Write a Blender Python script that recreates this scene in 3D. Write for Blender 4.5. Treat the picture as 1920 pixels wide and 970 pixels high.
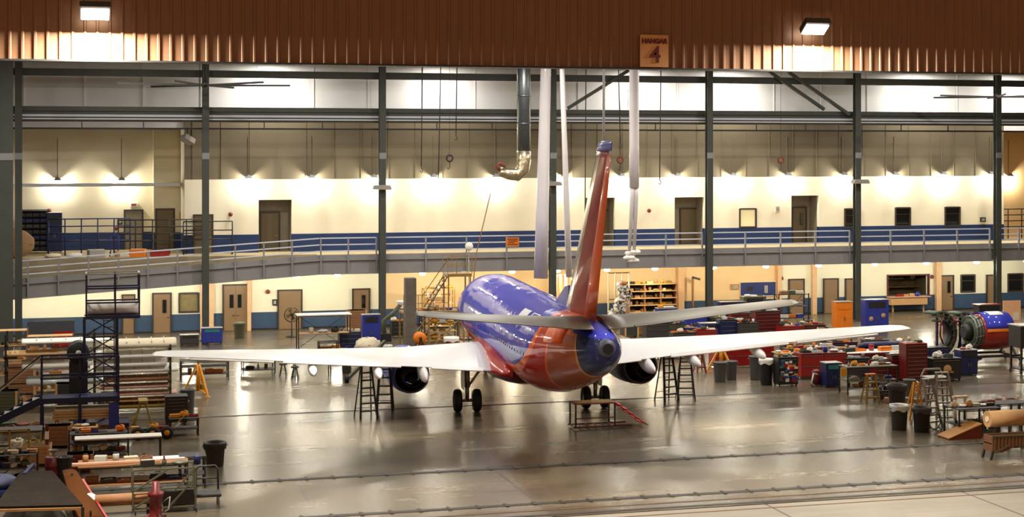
import bpy, bmesh, math, random
from mathutils import Vector, Matrix
random.seed(4)
sc = bpy.context.scene
for _o in list(bpy.data.objects): bpy.data.objects.remove(_o)
COL = sc.collection
PI = math.pi
# ------------------------------------------------------------------ camera, world, exposure
F, H, HZ, CX = 3000.0, 12.2, 281.0, 960.0          # focal length in px of the 1920x970 frame, eye height, horizon row
PHI = math.atan(3000/11140.0)                      # camera turned this much to the right of the hangar axis (+Y)
cd = bpy.data.cameras.new('camera'); cam = bpy.data.objects.new('camera', cd); COL.objects.link(cam)
cam.location = (0, 0, H); cam.rotation_euler = (PI/2, 0, -PHI)
cd.sensor_width = 36; cd.lens = F/1920*36; cd.shift_y = -(485-HZ)/1920.0
cd.clip_end = 400; cd.clip_start = .5
sc.camera = cam
w = bpy.data.worlds.new('night'); sc.world = w; w.use_nodes = True
w.node_tree.nodes['Background'].inputs[0].default_value = (1, .56, .30, 1)
w.node_tree.nodes['Background'].inputs[1].default_value = .40
vs = sc.view_settings
vs.view_transform = 'Standard'; vs.look = 'None'; vs.gamma = 1; vs.use_curve_mapping = False
vs.exposure = 0.0
def light(name, kind, loc, watt, col=(1, .9, .72), size=.3, rot=(0, 0, 0), parent=None, spread=None, shape='DISK', blend=None, cone=None):
    d = bpy.data.lights.new(name, kind); d.energy = watt; d.color = col
    if kind == 'AREA':
        d.shape = shape; d.size = size
        if spread: d.spread = spread
    else: d.shadow_soft_size = size
    if kind == 'SPOT':
        d.spot_size = cone or 2.4; d.spot_blend = blend if blend is not None else .5
    o = bpy.data.objects.new(name, d); COL.objects.link(o); o.location = loc; o.rotation_euler = rot
    if parent: o.parent = parent
    return o
# ------------------------------------------------------------------ geometry of the view
CP, SP = math.cos(PHI), math.sin(PHI)
def ray(px, Y):
    t = (px-CX)/F; d = Y/(CP - t*SP); return t*d*CP + d*SP, d
def wx(px, Y): return ray(px, Y)[0]
def wz(px, py, Y): return H-(py-HZ)*ray(px, Y)[1]/F
def W(px, py, Y):
    x, d = ray(px, Y); return Vector((x, Y, H-(py-HZ)*d/F))
def at(px, py, z=0.0):
    d = F*(H-z)/(py-HZ); l = (px-CX)/F*d
    return Vector((l*CP+d*SP, -l*SP+d*CP, z))
def ppm(px, py, z=0.0): return (py-HZ)/(H-z)       # pixels per metre there
# ------------------------------------------------------------------ materials
def lin(c): return tuple(((v/255)/12.92 if v/255 <= .04045 else ((v/255+.055)/1.055)**2.4) for v in c)+(1,)
MATS = {}
def mat(name, rgb, rough=.6, metal=0, noise=.12, scale=3.0, bump=0, emit=0, spec=.5, coat=0, alpha=None):
    if name in MATS: return MATS[name]
    m = bpy.data.materials.new(name); m.use_nodes = True; nt = m.node_tree; b = nt.nodes['Principled BSDF']
    c = lin(rgb)
    if noise:
        tc = nt.nodes.new('ShaderNodeTexCoord'); n = nt.nodes.new('ShaderNodeTexNoise'); n.inputs['Scale'].default_value = scale; n.inputs['Detail'].default_value = 4
        mx = nt.nodes.new('ShaderNodeMix'); mx.data_type = 'RGBA'
        mx.inputs[6].default_value = tuple(v*(1-noise*1.6) for v in c[:3])+(1,); mx.inputs[7].default_value = tuple(min(1, v*(1+noise)) for v in c[:3])+(1,)
        nt.links.new(tc.outputs['Object'], n.inputs['Vector']); nt.links.new(n.outputs['Fac'], mx.inputs[0]); nt.links.new(mx.outputs[2], b.inputs['Base Color'])
        if bump:
            bp = nt.nodes.new('ShaderNodeBump'); bp.inputs['Strength'].default_value = bump; bp.inputs['Distance'].default_value = .05
            nt.links.new(n.outputs['Fac'], bp.inputs['Height']); nt.links.new(bp.outputs[0], b.inputs['Normal'])
    else: b.inputs['Base Color'].default_value = c
    b.inputs['Roughness'].default_value = rough; b.inputs['Metallic'].default_value = metal
    b.inputs['Specular IOR Level'].default_value = spec
    if coat: b.inputs['Coat Weight'].default_value = coat; b.inputs['Coat Roughness'].default_value = .08
    if emit: b.inputs['Emission Color'].default_value = c; b.inputs['Emission Strength'].default_value = emit
    MATS[name] = m; return m
class NG:
    """tiny helper for node maths"""
    def __init__(s, m): s.nt = m.node_tree; s.L = s.nt.links
    def n(s, t, **k):
        x = s.nt.nodes.new(t)
        for a, v in k.items(): setattr(x, a, v)
        return x
    def m(s, op, a, b=None, c=None, clamp=False):
        x = s.n('ShaderNodeMath', operation=op, use_clamp=clamp)
        for i, v in enumerate((a, b, c)):
            if v is None: continue
            if isinstance(v, (int, float)): x.inputs[i].default_value = v
            else: s.L.new(v, x.inputs[i])
        return x.outputs[0]
    def mix(s, f, a, b):
        x = s.n('ShaderNodeMix', data_type='RGBA')
        for i, v in ((0, f), (6, a), (7, b)):
            if isinstance(v, (int, float, tuple)): x.inputs[i].default_value = v
            else: s.L.new(v, x.inputs[i])
        return x.outputs[2]
def floor_mat(name, base, dark, rough):
    m = bpy.data.materials.new(name); m.use_nodes = True; g = NG(m); b = m.node_tree.nodes['Principled BSDF']
    tc = g.n('ShaderNodeTexCoord'); sx = g.n('ShaderNodeSeparateXYZ'); g.L.new(tc.outputs['Object'], sx.inputs[0])
    mp = g.n('ShaderNodeMapping'); mp.inputs['Scale'].default_value = (.12, .5, 1); g.L.new(tc.outputs['Object'], mp.inputs[0])
    n1 = g.n('ShaderNodeTexNoise'); n1.inputs['Scale'].default_value = 1; n1.inputs['Detail'].default_value = 7; n1.inputs['Roughness'].default_value = .65; g.L.new(mp.outputs[0], n1.inputs['Vector'])
    n2 = g.n('ShaderNodeTexNoise'); n2.inputs['Scale'].default_value = 1.7; n2.inputs['Detail'].default_value = 8; g.L.new(tc.outputs['Object'], n2.inputs['Vector'])
    r1 = g.n('ShaderNodeMapRange'); r1.inputs[1].default_value = .4; r1.inputs[2].default_value = .6; g.L.new(n1.outputs['Fac'], r1.inputs[0])
    c = g.mix(g.m('ADD', .25, g.m('MULTIPLY', r1.outputs[0], .75)), lin(dark), lin(base))
    k = g.m('MULTIPLY', g.m('SUBTRACT', n2.outputs['Fac'], .5), .25)
    c = g.mix(g.m('ADD', .18, k, clamp=True), c, lin(dark))
    jx = g.m('ABSOLUTE', g.m('SUBTRACT', g.m('FRACT', g.m('DIVIDE', sx.outputs[0], 7.6)), .5))
    jy = g.m('ABSOLUTE', g.m('SUBTRACT', g.m('FRACT', g.m('DIVIDE', sx.outputs[1], 7.45)), .5))
    j = g.m('MAXIMUM', g.m('GREATER_THAN', jx, .4935), g.m('GREATER_THAN', jy, .4935))
    c = g.mix(g.m('MULTIPLY', j, .8), c, lin((60, 52, 44)))
    # slabs of slightly different age
    vx = g.m('FLOOR', g.m('ADD', g.m('DIVIDE', sx.outputs[0], 7.6), .5)); vy = g.m('FLOOR', g.m('ADD', g.m('DIVIDE', sx.outputs[1], 7.45), .5))
    cmb = g.n('ShaderNodeCombineXYZ'); g.L.new(vx, cmb.inputs[0]); g.L.new(vy, cmb.inputs[1])
    wn = g.n('ShaderNodeTexWhiteNoise'); g.L.new(cmb.outputs[0], wn.inputs['Vector'])
    c = g.mix(g.m('MULTIPLY', wn.outputs['Value'], .22), c, lin(tuple(v*.72 for v in dark)))
    g.L.new(c, b.inputs['Base Color'])
    rr = g.m('ADD', rough, g.m('MULTIPLY', g.m('SUBTRACT', n1.outputs['Fac'], .5), .04)); g.L.new(rr, b.inputs['Roughness'])
    b.inputs['Specular IOR Level'].default_value = .42
    return m
# ------------------------------------------------------------------ mesh builder
class MB:
    def __init__(s): s.v = []; s.f = []; s.sm = []
    def add(s, vs, fs, smooth=False):
        o = len(s.v); s.v += [tuple(v) for v in vs]; s.f += [tuple(i+o for i in f) for f in fs]; s.sm += [smooth]*len(fs); return s
    def box(s, c, d, rz=0, R=None):
        hx, hy, hz = d[0]/2, d[1]/2, d[2]/2; M = R or Matrix.Rotation(rz, 3, 'Z'); c = Vector(c)
        vs = [c+M@Vector((x*hx, y*hy, z*hz)) for z in (-1, 1) for y in (-1, 1) for x in (-1, 1)]
        return s.add(vs, [(0, 2, 3, 1), (4, 5, 7, 6), (0, 1, 5, 4), (2, 6, 7, 3), (0, 4, 6, 2), (1, 3, 7, 5)])
    def bb(s, a, b):
        return s.box([(a[i]+b[i])/2 for i in range(3)], [abs(b[i]-a[i]) for i in range(3)])
    def bar(s, a, b, w, h=None, up=(0, 0, 1)):
        """rectangular bar from a to b"""
        a, b = Vector(a), Vector(b); h = h or w; d = b-a; L = d.length
        if L < 1e-6: return s
        z = d.normalized(); u = Vector(up)
        if abs(z.dot(u)) > .98: u = Vector((1, 0, 0))
        x = u.cross(z).normalized(); y = z.cross(x)
        M = Matrix((x, y, z)).transposed()
        return s.box((a+b)/2, (w, h, L), R=M)
    def tube(s, a, b, r, r2=None, n=10, cap=True):
        a, b = Vector(a), Vector(b); d = b-a; r2 = r if r2 is None else r2
        z = d.normalized(); u = Vector((0, 0, 1)) if abs(z.z) < .95 else Vector((1, 0, 0)); x = u.cross(z).normalized(); y = z.cross(x)
        vs = [c+(x*math.cos(2*PI*i/n)+y*math.sin(2*PI*i/n))*q for c, q in ((a, r), (b, r2)) for i in range(n)]
        s.add(vs, [(i, (i+1) % n, n+(i+1) % n, n+i) for i in range(n)], True)
        if cap: s.add(vs[:n], [tuple(reversed(range(n)))]); s.add(vs[n:], [tuple(range(n))])
        return s
    def path(s, pts, r, n=8, closed=False):
        pts = [Vector(p) for p in pts]; N = len(pts); rs = r if isinstance(r, (list, tuple)) else [r]*N
        rings = []; px = None
        for i, p in enumerate(pts):
            a = pts[i-1] if (i or closed) else p; b = pts[(i+1) % N] if (i < N-1 or closed) else p
            t = (b-a).normalized()
            if px is None:
                u = Vector((0, 0, 1)) if abs(t.z) < .9 else Vector((1, 0, 0)); px = u.cross(t).normalized()
            px = (px-t*px.dot(t)).normalized(); y = t.cross(px)
            rings.append([p+(px*math.cos(2*PI*k/n)+y*math.sin(2*PI*k/n))*rs[i] for k in range(n)])
        return s.loft(rings, closed=closed, cap=not closed)
    def loft(s, rings, cap=True, closed=False, smooth=True):
        n = len(rings[0]); N = len(rings); vs = [v for r in rings for v in r]
        fs = [(i*n+k, i*n+(k+1) % n, ((i+1) % N)*n+(k+1) % n, ((i+1) % N)*n+k) for i in range(N if closed else N-1) for k in range(n)]
        s.add(vs, fs, smooth)
        if cap and not closed: s.add(rings[0], [tuple(reversed(range(n)))]); s.add(rings[-1], [tuple(range(n))])
        return s
    def lathe(s, prof, c=(0, 0, 0), n=20, axis='z', cap=False, arc=None):
        c = Vector(c); rings = []
        def pt(r, h, a):
            x, y = r*math.cos(a), r*math.sin(a)
            return c+(Vector((x, y, h)) if axis == 'z' else Vector((x, h, y)) if axis == 'y' else Vector((h, x, y)))
        for r, h in prof: rings.append([pt(max(r, 1e-4), h, 2*PI*i/n) for i in range(n)])
        return s.loft(rings, cap=cap)
    def prism(s, pts, off):
        """polygon pts (3D) extruded by off"""
        pts = [Vector(p) for p in pts]; off = Vector(off); n = len(pts)
        return s.add(pts+[p+off for p in pts], [tuple(reversed(range(n))), tuple(range(n, 2*n))]+[(i, (i+1) % n, n+(i+1) % n, n+i) for i in range(n)])
    def blob(s, c, r, n=12, m=7, seed=0, rough=.0):
        rnd = random.Random(seed); c = Vector(c); rings = []
        for j in range(m+1):
            t = PI*j/m; rings.append([c+Vector((r[0]*math.sin(t)*math.cos(2*PI*i/n), r[1]*math.sin(t)*math.sin(2*PI*i/n), -r[2]*math.cos(t)))*1+Vector([rnd.uniform(-rough, rough)*min(r) for _ in range(3)]) for i in range(n)])
        return s.loft(rings, cap=True)
    def build(s, name, m, parent=None, loc=None, bevel=0, auto=True):
        me = bpy.data.meshes.new(name); me.from_pydata(s.v, [], s.f); me.update()
        for p, q in zip(me.polygons, s.sm): p.use_smooth = q
        bm = bmesh.new(); bm.from_mesh(me); bmesh.ops.remove_doubles(bm, verts=bm.verts, dist=1e-5); bmesh.ops.recalc_face_normals(bm, faces=bm.faces); bm.to_mesh(me); bm.free()
        o = bpy.data.objects.new(name, me); COL.objects.link(o)
        if m is not None: me.materials.append(m)
        if parent is not None: o.parent = parent
        if loc is not None: o.location = loc
        if bevel:
            bv = o.modifiers.new('bevel', 'BEVEL'); bv.width = bevel; bv.segments = 2; bv.limit_method = 'ANGLE'
        return o
def thing(name, label, cat, loc=(0, 0, 0), rz=0, group=None):
    o = bpy.data.objects.new(name, None); COL.objects.link(o); o.location = loc; o.rotation_euler = (0, 0, rz); o.empty_display_size = .2
    o['label'] = label; o['category'] = cat
    if group: o['group'] = group
    return o
def tag(o, label, cat, group=None, loc=None, rz=None):
    o['label'] = label; o['category'] = cat
    if group: o['group'] = group
    if loc is not None: o.location = loc
    if rz is not None: o.rotation_euler = (0, 0, rz)
    return o
def struct(o): o['kind'] = 'structure'; return o
def dup(o, loc=None, rz=None, label=None, parent=None):
    c = o.copy(); COL.objects.link(c)
    if parent is not None: c.parent = parent
    if loc is not None: c.location = loc
    if rz is not None: c.rotation_euler = (0, 0, rz)
    if label: c['label'] = label
    for ch in list(o.children): dup(ch, parent=c)
    return c
# ------------------------------------------------------------------ high bay lamps of the hangar (light first)
WARM = (1, .94, .84)
M_BLACK = mat('black_metal', (30, 30, 30), .5)
M_GALV = mat('galvanised', (120, 126, 128), .38, .85, .15, 6)
M_GLOW = mat('lamp_glow', (255, 246, 222), emit=14, noise=0)
def high_bay(loc, watt, label, size=.9):
    t = thing('high_bay_lamp', label, 'lamp', loc, group='high bay lamps under the hangar roof')
    MB().lathe([(.12, .55), (.16, .35), (.5, .02), (.52, 0), (.49, 0), (.15, .33), (.0, .34)], n=16).build('reflector', M_GALV, t)
    MB().tube((0, 0, .5), (0, 0, 20.205-loc[2]), .03).build('hanger_rod', M_BLACK, t)
    light('high_bay_light', 'AREA', (0, 0, -.02), watt, WARM, size, parent=t)
    return t
BAY = 11.37
COLX = [wx(p, 104) for p in (35, 385, 716, 1035, 1328, 1605, 1868)]
HB = 800.0
ROWW = {60: 240, 71: 720, 82: 900, 93: 900}
for j, Y in enumerate((60, 71, 82, 93)):
    for i in range(-1 if 70 < Y < 90 else 0, 6):
        high_bay((COLX[0]+BAY*(i+.35)+(j % 2)*3, Y, 18.2), ROWW[Y]*(1.5 if i < 0 else 1) if i != 0 or Y > 71 else 260, 'round high bay lamp hidden above the door header over the floor')
for i, k in enumerate((1, 2, 3, 4, 5, 6)):
    x = COLX[0]+BAY*(k+(.42, .45, .75, .35, .7, .4)[i])
    high_bay((x, 106.9, 18.0), (800, 600, 620, 800, 800, 620)[i], 'round high bay lamp close to the bright upper wall panels')
for px, py, wt in ((640, 812, 26000), (1400, 804, 34000)):  # narrow spots added out of view to make the two floor pools
    p = at(px, py); t = high_bay((p.x, p.y, 18.2), 10, 'added unseen spot lamp above the header that throws a bright pool on the floor')
    light('added_pool_spot', 'SPOT', (0, 0, -.05), wt, (1, .95, .86), .3, parent=t, cone=math.radians(27), blend=1)
# ------------------------------------------------------------------ shell
YB = 109.0; YM = 104.4; YC = 104.0; YF = 53.0
XL, XR = -16.0, 84.0
ZR = 20.2
M_FLOOR = floor_mat('polished_concrete', (116, 104, 84), (72, 66, 55), .27)
M_APRON = floor_mat('apron_concrete', (150, 142, 128), (124, 118, 106), .7)
struct(MB().bb((XL, 51.0, -.4), (XR, 118, 0)).build('floor', M_FLOOR))
struct(MB().bb((-60, -10, -.45), (120, 51.0, -.03)).build('floor_apron', M_APRON))
M_CEIL = mat('roof_deck', (120, 112, 98), .8)
struct(MB().bb((XL, YF, ZR), (XR, 118, ZR+.3)).build('ceiling', M_CEIL))
M_CREAM = mat('cream_block_wall', (240, 232, 208), .75, noise=.05, scale=.8)
M_TAUPE = mat('taupe_wall_and_shade', (116, 106, 84), .7, noise=.05, scale=.5)  # also stands for shade on the cream back wall above the lamps
M_PANEL = mat('foil_insulation_panel', (222, 222, 222), .5, noise=.08, scale=.6)
M_BLUEW = mat('blue_wainscot_paint', (18, 48, 98), .5, noise=.1, scale=.8)
M_BLUEL = mat('blue_wainscot_lower', (52, 76, 104), .5, noise=.08, scale=.8)
M_STEEL = mat('dark_green_steel', (76, 80, 74), .5, .2, .15, 2)
M_GREY = mat('grey_painted_steel', (146, 146, 150), .5, 0, .1, 2)
M_RAIL = mat('pale_rail_paint', (216, 220, 230), .4, 0, .05)
def cells(m, X0, X1, Z0, Z1, holes, y0, y1):
    xs = sorted({X0, X1, *[h[0] for h in holes], *[h[1] for h in holes]}); zs = sorted({Z0, Z1, *[h[2] for h in holes], *[h[3] for h in holes]})
    for a, b in zip(xs, xs[1:]):
        run = None
        for c, d in zip(zs, zs[1:]):
            mx, mz = (a+b)/2, (c+d)/2
            hole = any(h[0] < mx < h[1] and h[2] < mz < h[3] for h in holes) or not (X0 < mx < X1 and Z0 < mz < Z1)
            if not hole: m.bb((a, y0, c), (b, y1, d))
XCOR = wx(346, YB)          # where the upper left wall steps back
ZDECK = 5.25; ZS = 10.2; ZT = 14.95
# upper wall (cream) with recesses: (px0, px1, top py, depth back)
NICH = [(485, 547, 375), (1097, 1153, 371), (1265, 1320, 370), (1484, 1535, 367)]
nh = [(wx(a, YB), wx(b, YB), ZDECK, wz((a+b)/2, t, YB)) for a, b, t in NICH]
WIN_U = [(1386, 1418, 391, 427, 'lit'), (1583, 1613, 391, 427, 'dark'), (1678, 1707, 389, 425, 'dark'), (1771, 1800, 388, 424, 'dark')]
wu = [(wx(a, YB), wx(b, YB), wz((a+b)/2, d, YB), wz((a+b)/2, c, YB)) for a, b, c, d, _ in WIN_U]
XRC = wx(1882, YB)
ZW = ZDECK+1.22             # top of the upper wainscot
holes = nh+wu
m = MB(); cells(m, XCOR, XRC, ZW, ZS, holes, YB, YB+.3); struct(m.build('wall_back', M_CREAM))
m = MB(); cells(m, XCOR, XRC, ZDECK, ZW, holes, YB-.03, YB+.3); struct(m.build('wall_back_wainscot', M_BLUEW))
m = MB(); m.bb((XCOR, YB, ZS), (XRC, YB+.3, ZT)); struct(m.build('wall_back_upper', M_TAUPE))  # same cream wall, its upper shade put into a darker colour
# vertical standing seams of the upper wall, in its painted shade tone
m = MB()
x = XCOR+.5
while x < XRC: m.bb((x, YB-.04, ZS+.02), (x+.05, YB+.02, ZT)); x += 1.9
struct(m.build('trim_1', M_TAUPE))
m = MB(); m.bb((XL, YB+.2, ZT), (XR, YB+.5, ZR)); m.bb((XL, YB+.2, 13.6), (XCOR, YB+.5, ZT)); m.bb((XRC, YB+.2, 13.6), (XR, YB+.5, ZT)); struct(m.build('wall_back_panels', M_PANEL))
m = MB()
x = XL+1
while x < XR: m.bb((x, YB+.14, ZT), (x+.06, YB+.24, ZR)); x += BAY/3
struct(m.build('trim_2', M_PANEL))
# stepped back part at the left
YL = 114.5
m = MB(); m.bb((XL, YL, ZW), (wx(287, YL), YL+.3, 13.6)); m.bb((wx(287, YL), YL-.9, ZW), (wx(287, YL)+.3, YL, 13.6)); m.bb((wx(287, YL), YL-1, ZW), (XCOR+.3, YL-.7, 13.6)); m.bb((XCOR, YB+.3, ZW), (XCOR+.3, YL-.7, 13.6))
struct(m.build('wall_left_recess', mat('warm_cream_wall', (226, 216, 188), .75, noise=.06, scale=.6)))
m = MB(); m.bb((XL, YL-.04, ZDECK), (wx(287, YL), YL+.3, ZW)); m.bb((wx(287, YL), YL-1.04, ZDECK), (XCOR, YL-.7, ZW)); m.bb((XCOR-.04, YB, ZDECK), (XCOR+.3, YL-.7, ZW))
struct(m.build('wall_left_recess_wainscot', M_BLUEW))
m = MB(); m.bb((XL, YB+.3, 13.6), (XCOR, YL+.3, 13.9)); struct(m.build('ceiling_recess', M_TAUPE))
# right recess
m = MB(); m.bb((XRC, 113, 8.9), (XR, 113.3, 13.6)); m.bb((XRC, 113, ZDECK), (XR, 113.3, 8.9)); m.bb((XRC-.3, YB+.3, ZDECK), (XRC, 113.3, 13.6)); struct(m.build('wall_right_recess', mat('peach_wall', (226, 190, 136), .75, noise=.05, scale=.6)))
m = MB(); m.bb((XRC, YB+.3, 13.6), (XR, 113.3, 13.9)); struct(m.build('ceiling_recess', M_TAUPE))
# niches
M_NICHE = mat('niche_grey', (142, 132, 116), .7)
for i, (a, b, c, d) in enumerate(nh):
    m = MB(); Yn = YB+1.6
    m.bb((a-.1, Yn, c), (b+.1, Yn+.2, d+.1)); m.bb((a-.1, YB+.3, c), (a, Yn, d)); m.bb((b, YB+.3, c), (b+.1, Yn, d)); m.bb((a-.1, YB+.3, d), (b+.1, Yn, d+.1))
    struct(m.build('wall_niche', M_NICHE))
M_DOOR = mat('taupe_door', (134, 108, 78), .5, noise=.06)
M_DOORU = mat('dark_taupe_door', (104, 90, 64), .5, noise=.06)
M_FRAME = mat('dark_door_frame', (58, 48, 40), .5)
M_DGLASS = mat('dark_glass', (22, 24, 26), .08, spec=.8)
M_CHROME = mat('chrome', (200, 200, 200), .2, 1, 0)
dn = [0]; wn_ = [0]
def door(px0, px1, top, Y, zb, mt=None, win=None, dark=False, double=False):
    """door leaf between image columns px0..px1 on the wall plane Y"""
    dn[0] += 1; x0, x1 = wx(px0, Y), wx(px1, Y); zt = wz((px0+px1)/2, top, Y); c = (x0+x1)/2
    t = bpy.data.objects.new('door_%d' % dn[0], None); COL.objects.link(t); t['kind'] = 'structure'; t.location = (c, Y, zb); hw = (x1-x0)/2; h = zt-zb
    f = MB(); f.bb((-hw, -.1, 0), (-hw+.1, 0.02, h)); f.bb((hw-.1, -.1, 0), (hw, 0.02, h)); f.bb((-hw+.1, -.1, h-.1), (hw-.1, 0.02, h)); f.build('door_frame', M_FRAME, t)
    halves = ((-hw+.1, 0), (0, hw-.1)) if double else ((-hw+.1, hw-.1),)
    for a, b in halves:
        d = MB().bb((a+.005, -.06, .02), (b-.005, -.01, h-.1)).build('door_leaf', mt or M_DOOR, t)
        s = 1 if (not double or a < 0) else -1
        hx = b-.15 if s > 0 else a+.15
        MB().box((hx, -.1, 1.05), (.14, .07, .05)).build('door_handle', M_CHROME, d)
        if win:
            wc = (b-.38*(b-a)/1.1) if s > 0 else (a+.38*(b-a)/1.1)
            MB().bb((wc-.11, -.075, h*.5), (wc+.11, -.055, h*.5+.85)).build('door_window', M_DGLASS, d)
            fr = MB()
            for q in ((wc-.14, h*.5-.03, wc-.11, h*.5+.88), (wc+.11, h*.5-.03, wc+.14, h*.5+.88), (wc-.11, h*.5-.03, wc+.11, h*.5), (wc-.11, h*.5+.85, wc+.11, h*.5+.88)): fr.bb((q[0], -.085, q[1]), (q[2], -.055, q[3]))
            fr.build('window_frame', M_FRAME, d)
    return t
def window(x0, x1, z0, z1, Y, kind):
    wn_[0] += 1; t = bpy.data.objects.new('window_%d' % wn_[0], None); COL.objects.link(t); t['kind'] = 'structure'; c = (x0+x1)/2; t.location = (c, Y, z0); hw = (x1-x0)/2; h = z1-z0
    f = MB(); e = .09
    f.bb((-hw-.02, -.08, -.02), (-hw+e, .2, h)); f.bb((hw-e, -.08, -.02), (hw+.02, .2, h)); f.bb((-hw+e, -.08, h-e), (hw-e, .2, h+.02)); f.bb((-hw+e, -.08, -.02), (hw-e, .2, e)); f.build('window_frame', M_FRAME, t)
    MB().bb((-hw+e, .05, e), (hw-e, .09, h-e)).build('pane', M_DGLASS if kind == 'dark' else mat('lit_blind', (232, 218, 168), .6, emit=.35, noise=.03) if kind == 'lit' else mat('office_glass', (140, 128, 92), .15, noise=.2), t)
    if kind == 'dark': MB().bb((-hw+e, .03, h*.62), (hw-e, .05, h*.66)).build('glazing_bar', M_FRAME, t)
    return t
for (a, b, c, d), k in zip(wu, WIN_U): window(a, b, c, d, YB, k[4])
door(487, 525, 397, YB+1.58, ZDECK, M_DOORU)
door(1118, 1148, 393, YB+1.58, ZDECK, M_DOORU)
door(1274, 1308, 390, YB+1.58, ZDECK, M_DOORU)
door(1484, 1512, 388, YB+1.58, ZDECK, M_DOORU, win=True)
door(232, 269, 393, YL-.04, ZDECK, mat('grey_taupe_door', (128, 118, 100), .5))
door(291, 328, 391, YL-1.04, ZDECK, M_DOORU)
door(362, 400, 402, YB-.04, ZDECK, M_DOORU)
# lower wall
LD = [(228, 254, 552, 0, 0), (285, 322, 549, 1, 0), (417, 466, 533, 1, 1), (520, 567, 543, 0, 0), (660, 694, 541, 1, 0), (1478, 1508, 523, 0, 0), (1543, 1572, 522, 0, 0), (1584, 1611, 522, 0, 0), (1762, 1788, 516, 1, 0), (1849, 1874, 515, 0, 0)]
lw = [(335, 373, 549, 586, 'office'), (1665, 1740, 517, 556, 'open'), (1801, 1828, 515, 548, 'dark'), (1889, 1918, 513, 547, 'dark')]
lh = [(wx(a, YB), wx(b, YB), wz((a+b)/2, d, YB), wz((a+b)/2, c, YB)) for a, b, c, d, _ in lw]
ZLW = 1.2
Z0D = 4.2
m = MB(); cells(m, XL, XR, ZLW, Z0D, lh, YB, YB+.3); struct(m.build('wall_back_lower', mat('pale_cream_wall', (240, 236, 210), .7, noise=.05, scale=.8)))
m = MB(); m.bb((XL, YB-.03, 0.1), (XR, YB+.3, ZLW)); struct(m.build('wall_back_lower_wainscot', M_BLUEL))
struct(MB().bb((XL, YB-.06, 0), (XR, YB-.03, .12)).build('baseboard_back', mat('black_base', (24, 24, 26), .6)))
struct(MB().bb((wx(722, YB), YB-.05, ZLW), (wx(1457, YB), YB-.002, Z0D)).build('wall_back_warm_tint', mat('warm_light_tint', (234, 204, 156), .7, noise=.05, scale=.8)))  # same lower wall, warm lamp hue put into its colour
for a, b, t_, wi, db in LD: door(a, b, t_, YB-.06, 0, M_DOOR, win=bool(wi), double=bool(db))
for q, k in zip(lh, lw): 
    if k[4] != 'open': window(*q, YB, k[4])
# the serving hatch room behind the open window
a, b, c, d = lh[1]
m = MB(); m.bb((a-.5, 112, c-1), (b+.5, 112.2, d+.6)); m.bb((a-.7, YB+.3, c-1), (a-.5, 112.2, d+.6)); m.bb((b+.5, YB+.3, c-1), (b+.7, 112.2, d+.6)); m.bb((a-.5, YB+.3, d+.5), (b+.5, 112, d+.7)); m.bb((a-.5, YB+.3, c-1.1), (b+.5, 112, c-.9))
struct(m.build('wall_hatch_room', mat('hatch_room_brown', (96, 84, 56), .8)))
m = MB(); e = .1
m.bb((a-.05, YB-.09, d), (b+.05, YB+.1, d+e)); m.bb((a-e, YB-.09, c), (a, YB+.1, d+e)); m.bb((b, YB-.09, c), (b+e, YB+.1, d+e)); struct(m.build('window_%d' % (wn_[0]+1), mat('maroon_frame', (88, 34, 26), .5)))
# pilasters
m = MB()
for p, q in ((375, 400), (1269, 1280), (1455, 1462), (1520, 1528), (1752, 1761), (463, 470)): m.bb((wx(p, YB), YB-.35, 0), (wx(q, YB), YB-.051, Z0D))
struct(m.build('trim_3', mat('peach_pilaster', (222, 182, 138), .7)))
# side walls
struct(MB().bb((XL-.3, YF, 0), (XL, 118, ZR)).build('wall_left', M_TAUPE)); struct(MB().bb((XR, YF, 0), (XR+.3, 118, ZR)).build('wall_right', M_TAUPE))
# mezzanine floor, ramp and their rails
M_DECK = mat('deck_concrete', (178, 160, 122), .6)
XK = wx(600, YM)
struct(MB().bb((XK, YM+.25, ZDECK-.3), (XR, YB, ZDECK)).build('floor_mezzanine', M_DECK))
struct(MB().bb((XL, 106.1, ZDECK-.3), (XK, YL, ZDECK)).build('floor_mezzanine_left', M_DECK))
struct(MB().bb((XK, YB-.0, ZDECK-.3), (XR, 113, ZDECK)).build('floor_mezzanine_back', M_DECK))
struct(MB().bb((XL, YB, 4.0), (XR, YB+.35, ZDECK-.3)).build('trim_4', M_DECK))
struct(MB().bb((XK, YM+.5, 4.1), (XR, YB, 4.3)).build('ceiling_mezzanine', mat('mezzanine_soffit', (150, 140, 118), .8)))
SL = 1.22/(XK-wx(0, YM))    # slope of the ramp
def rz_(x): return -(XK-x)*SL if x < XK else 0
M_WEB = mat('edge_beam_grey', (146, 144, 144), .55, .1, .1, 2)
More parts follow.
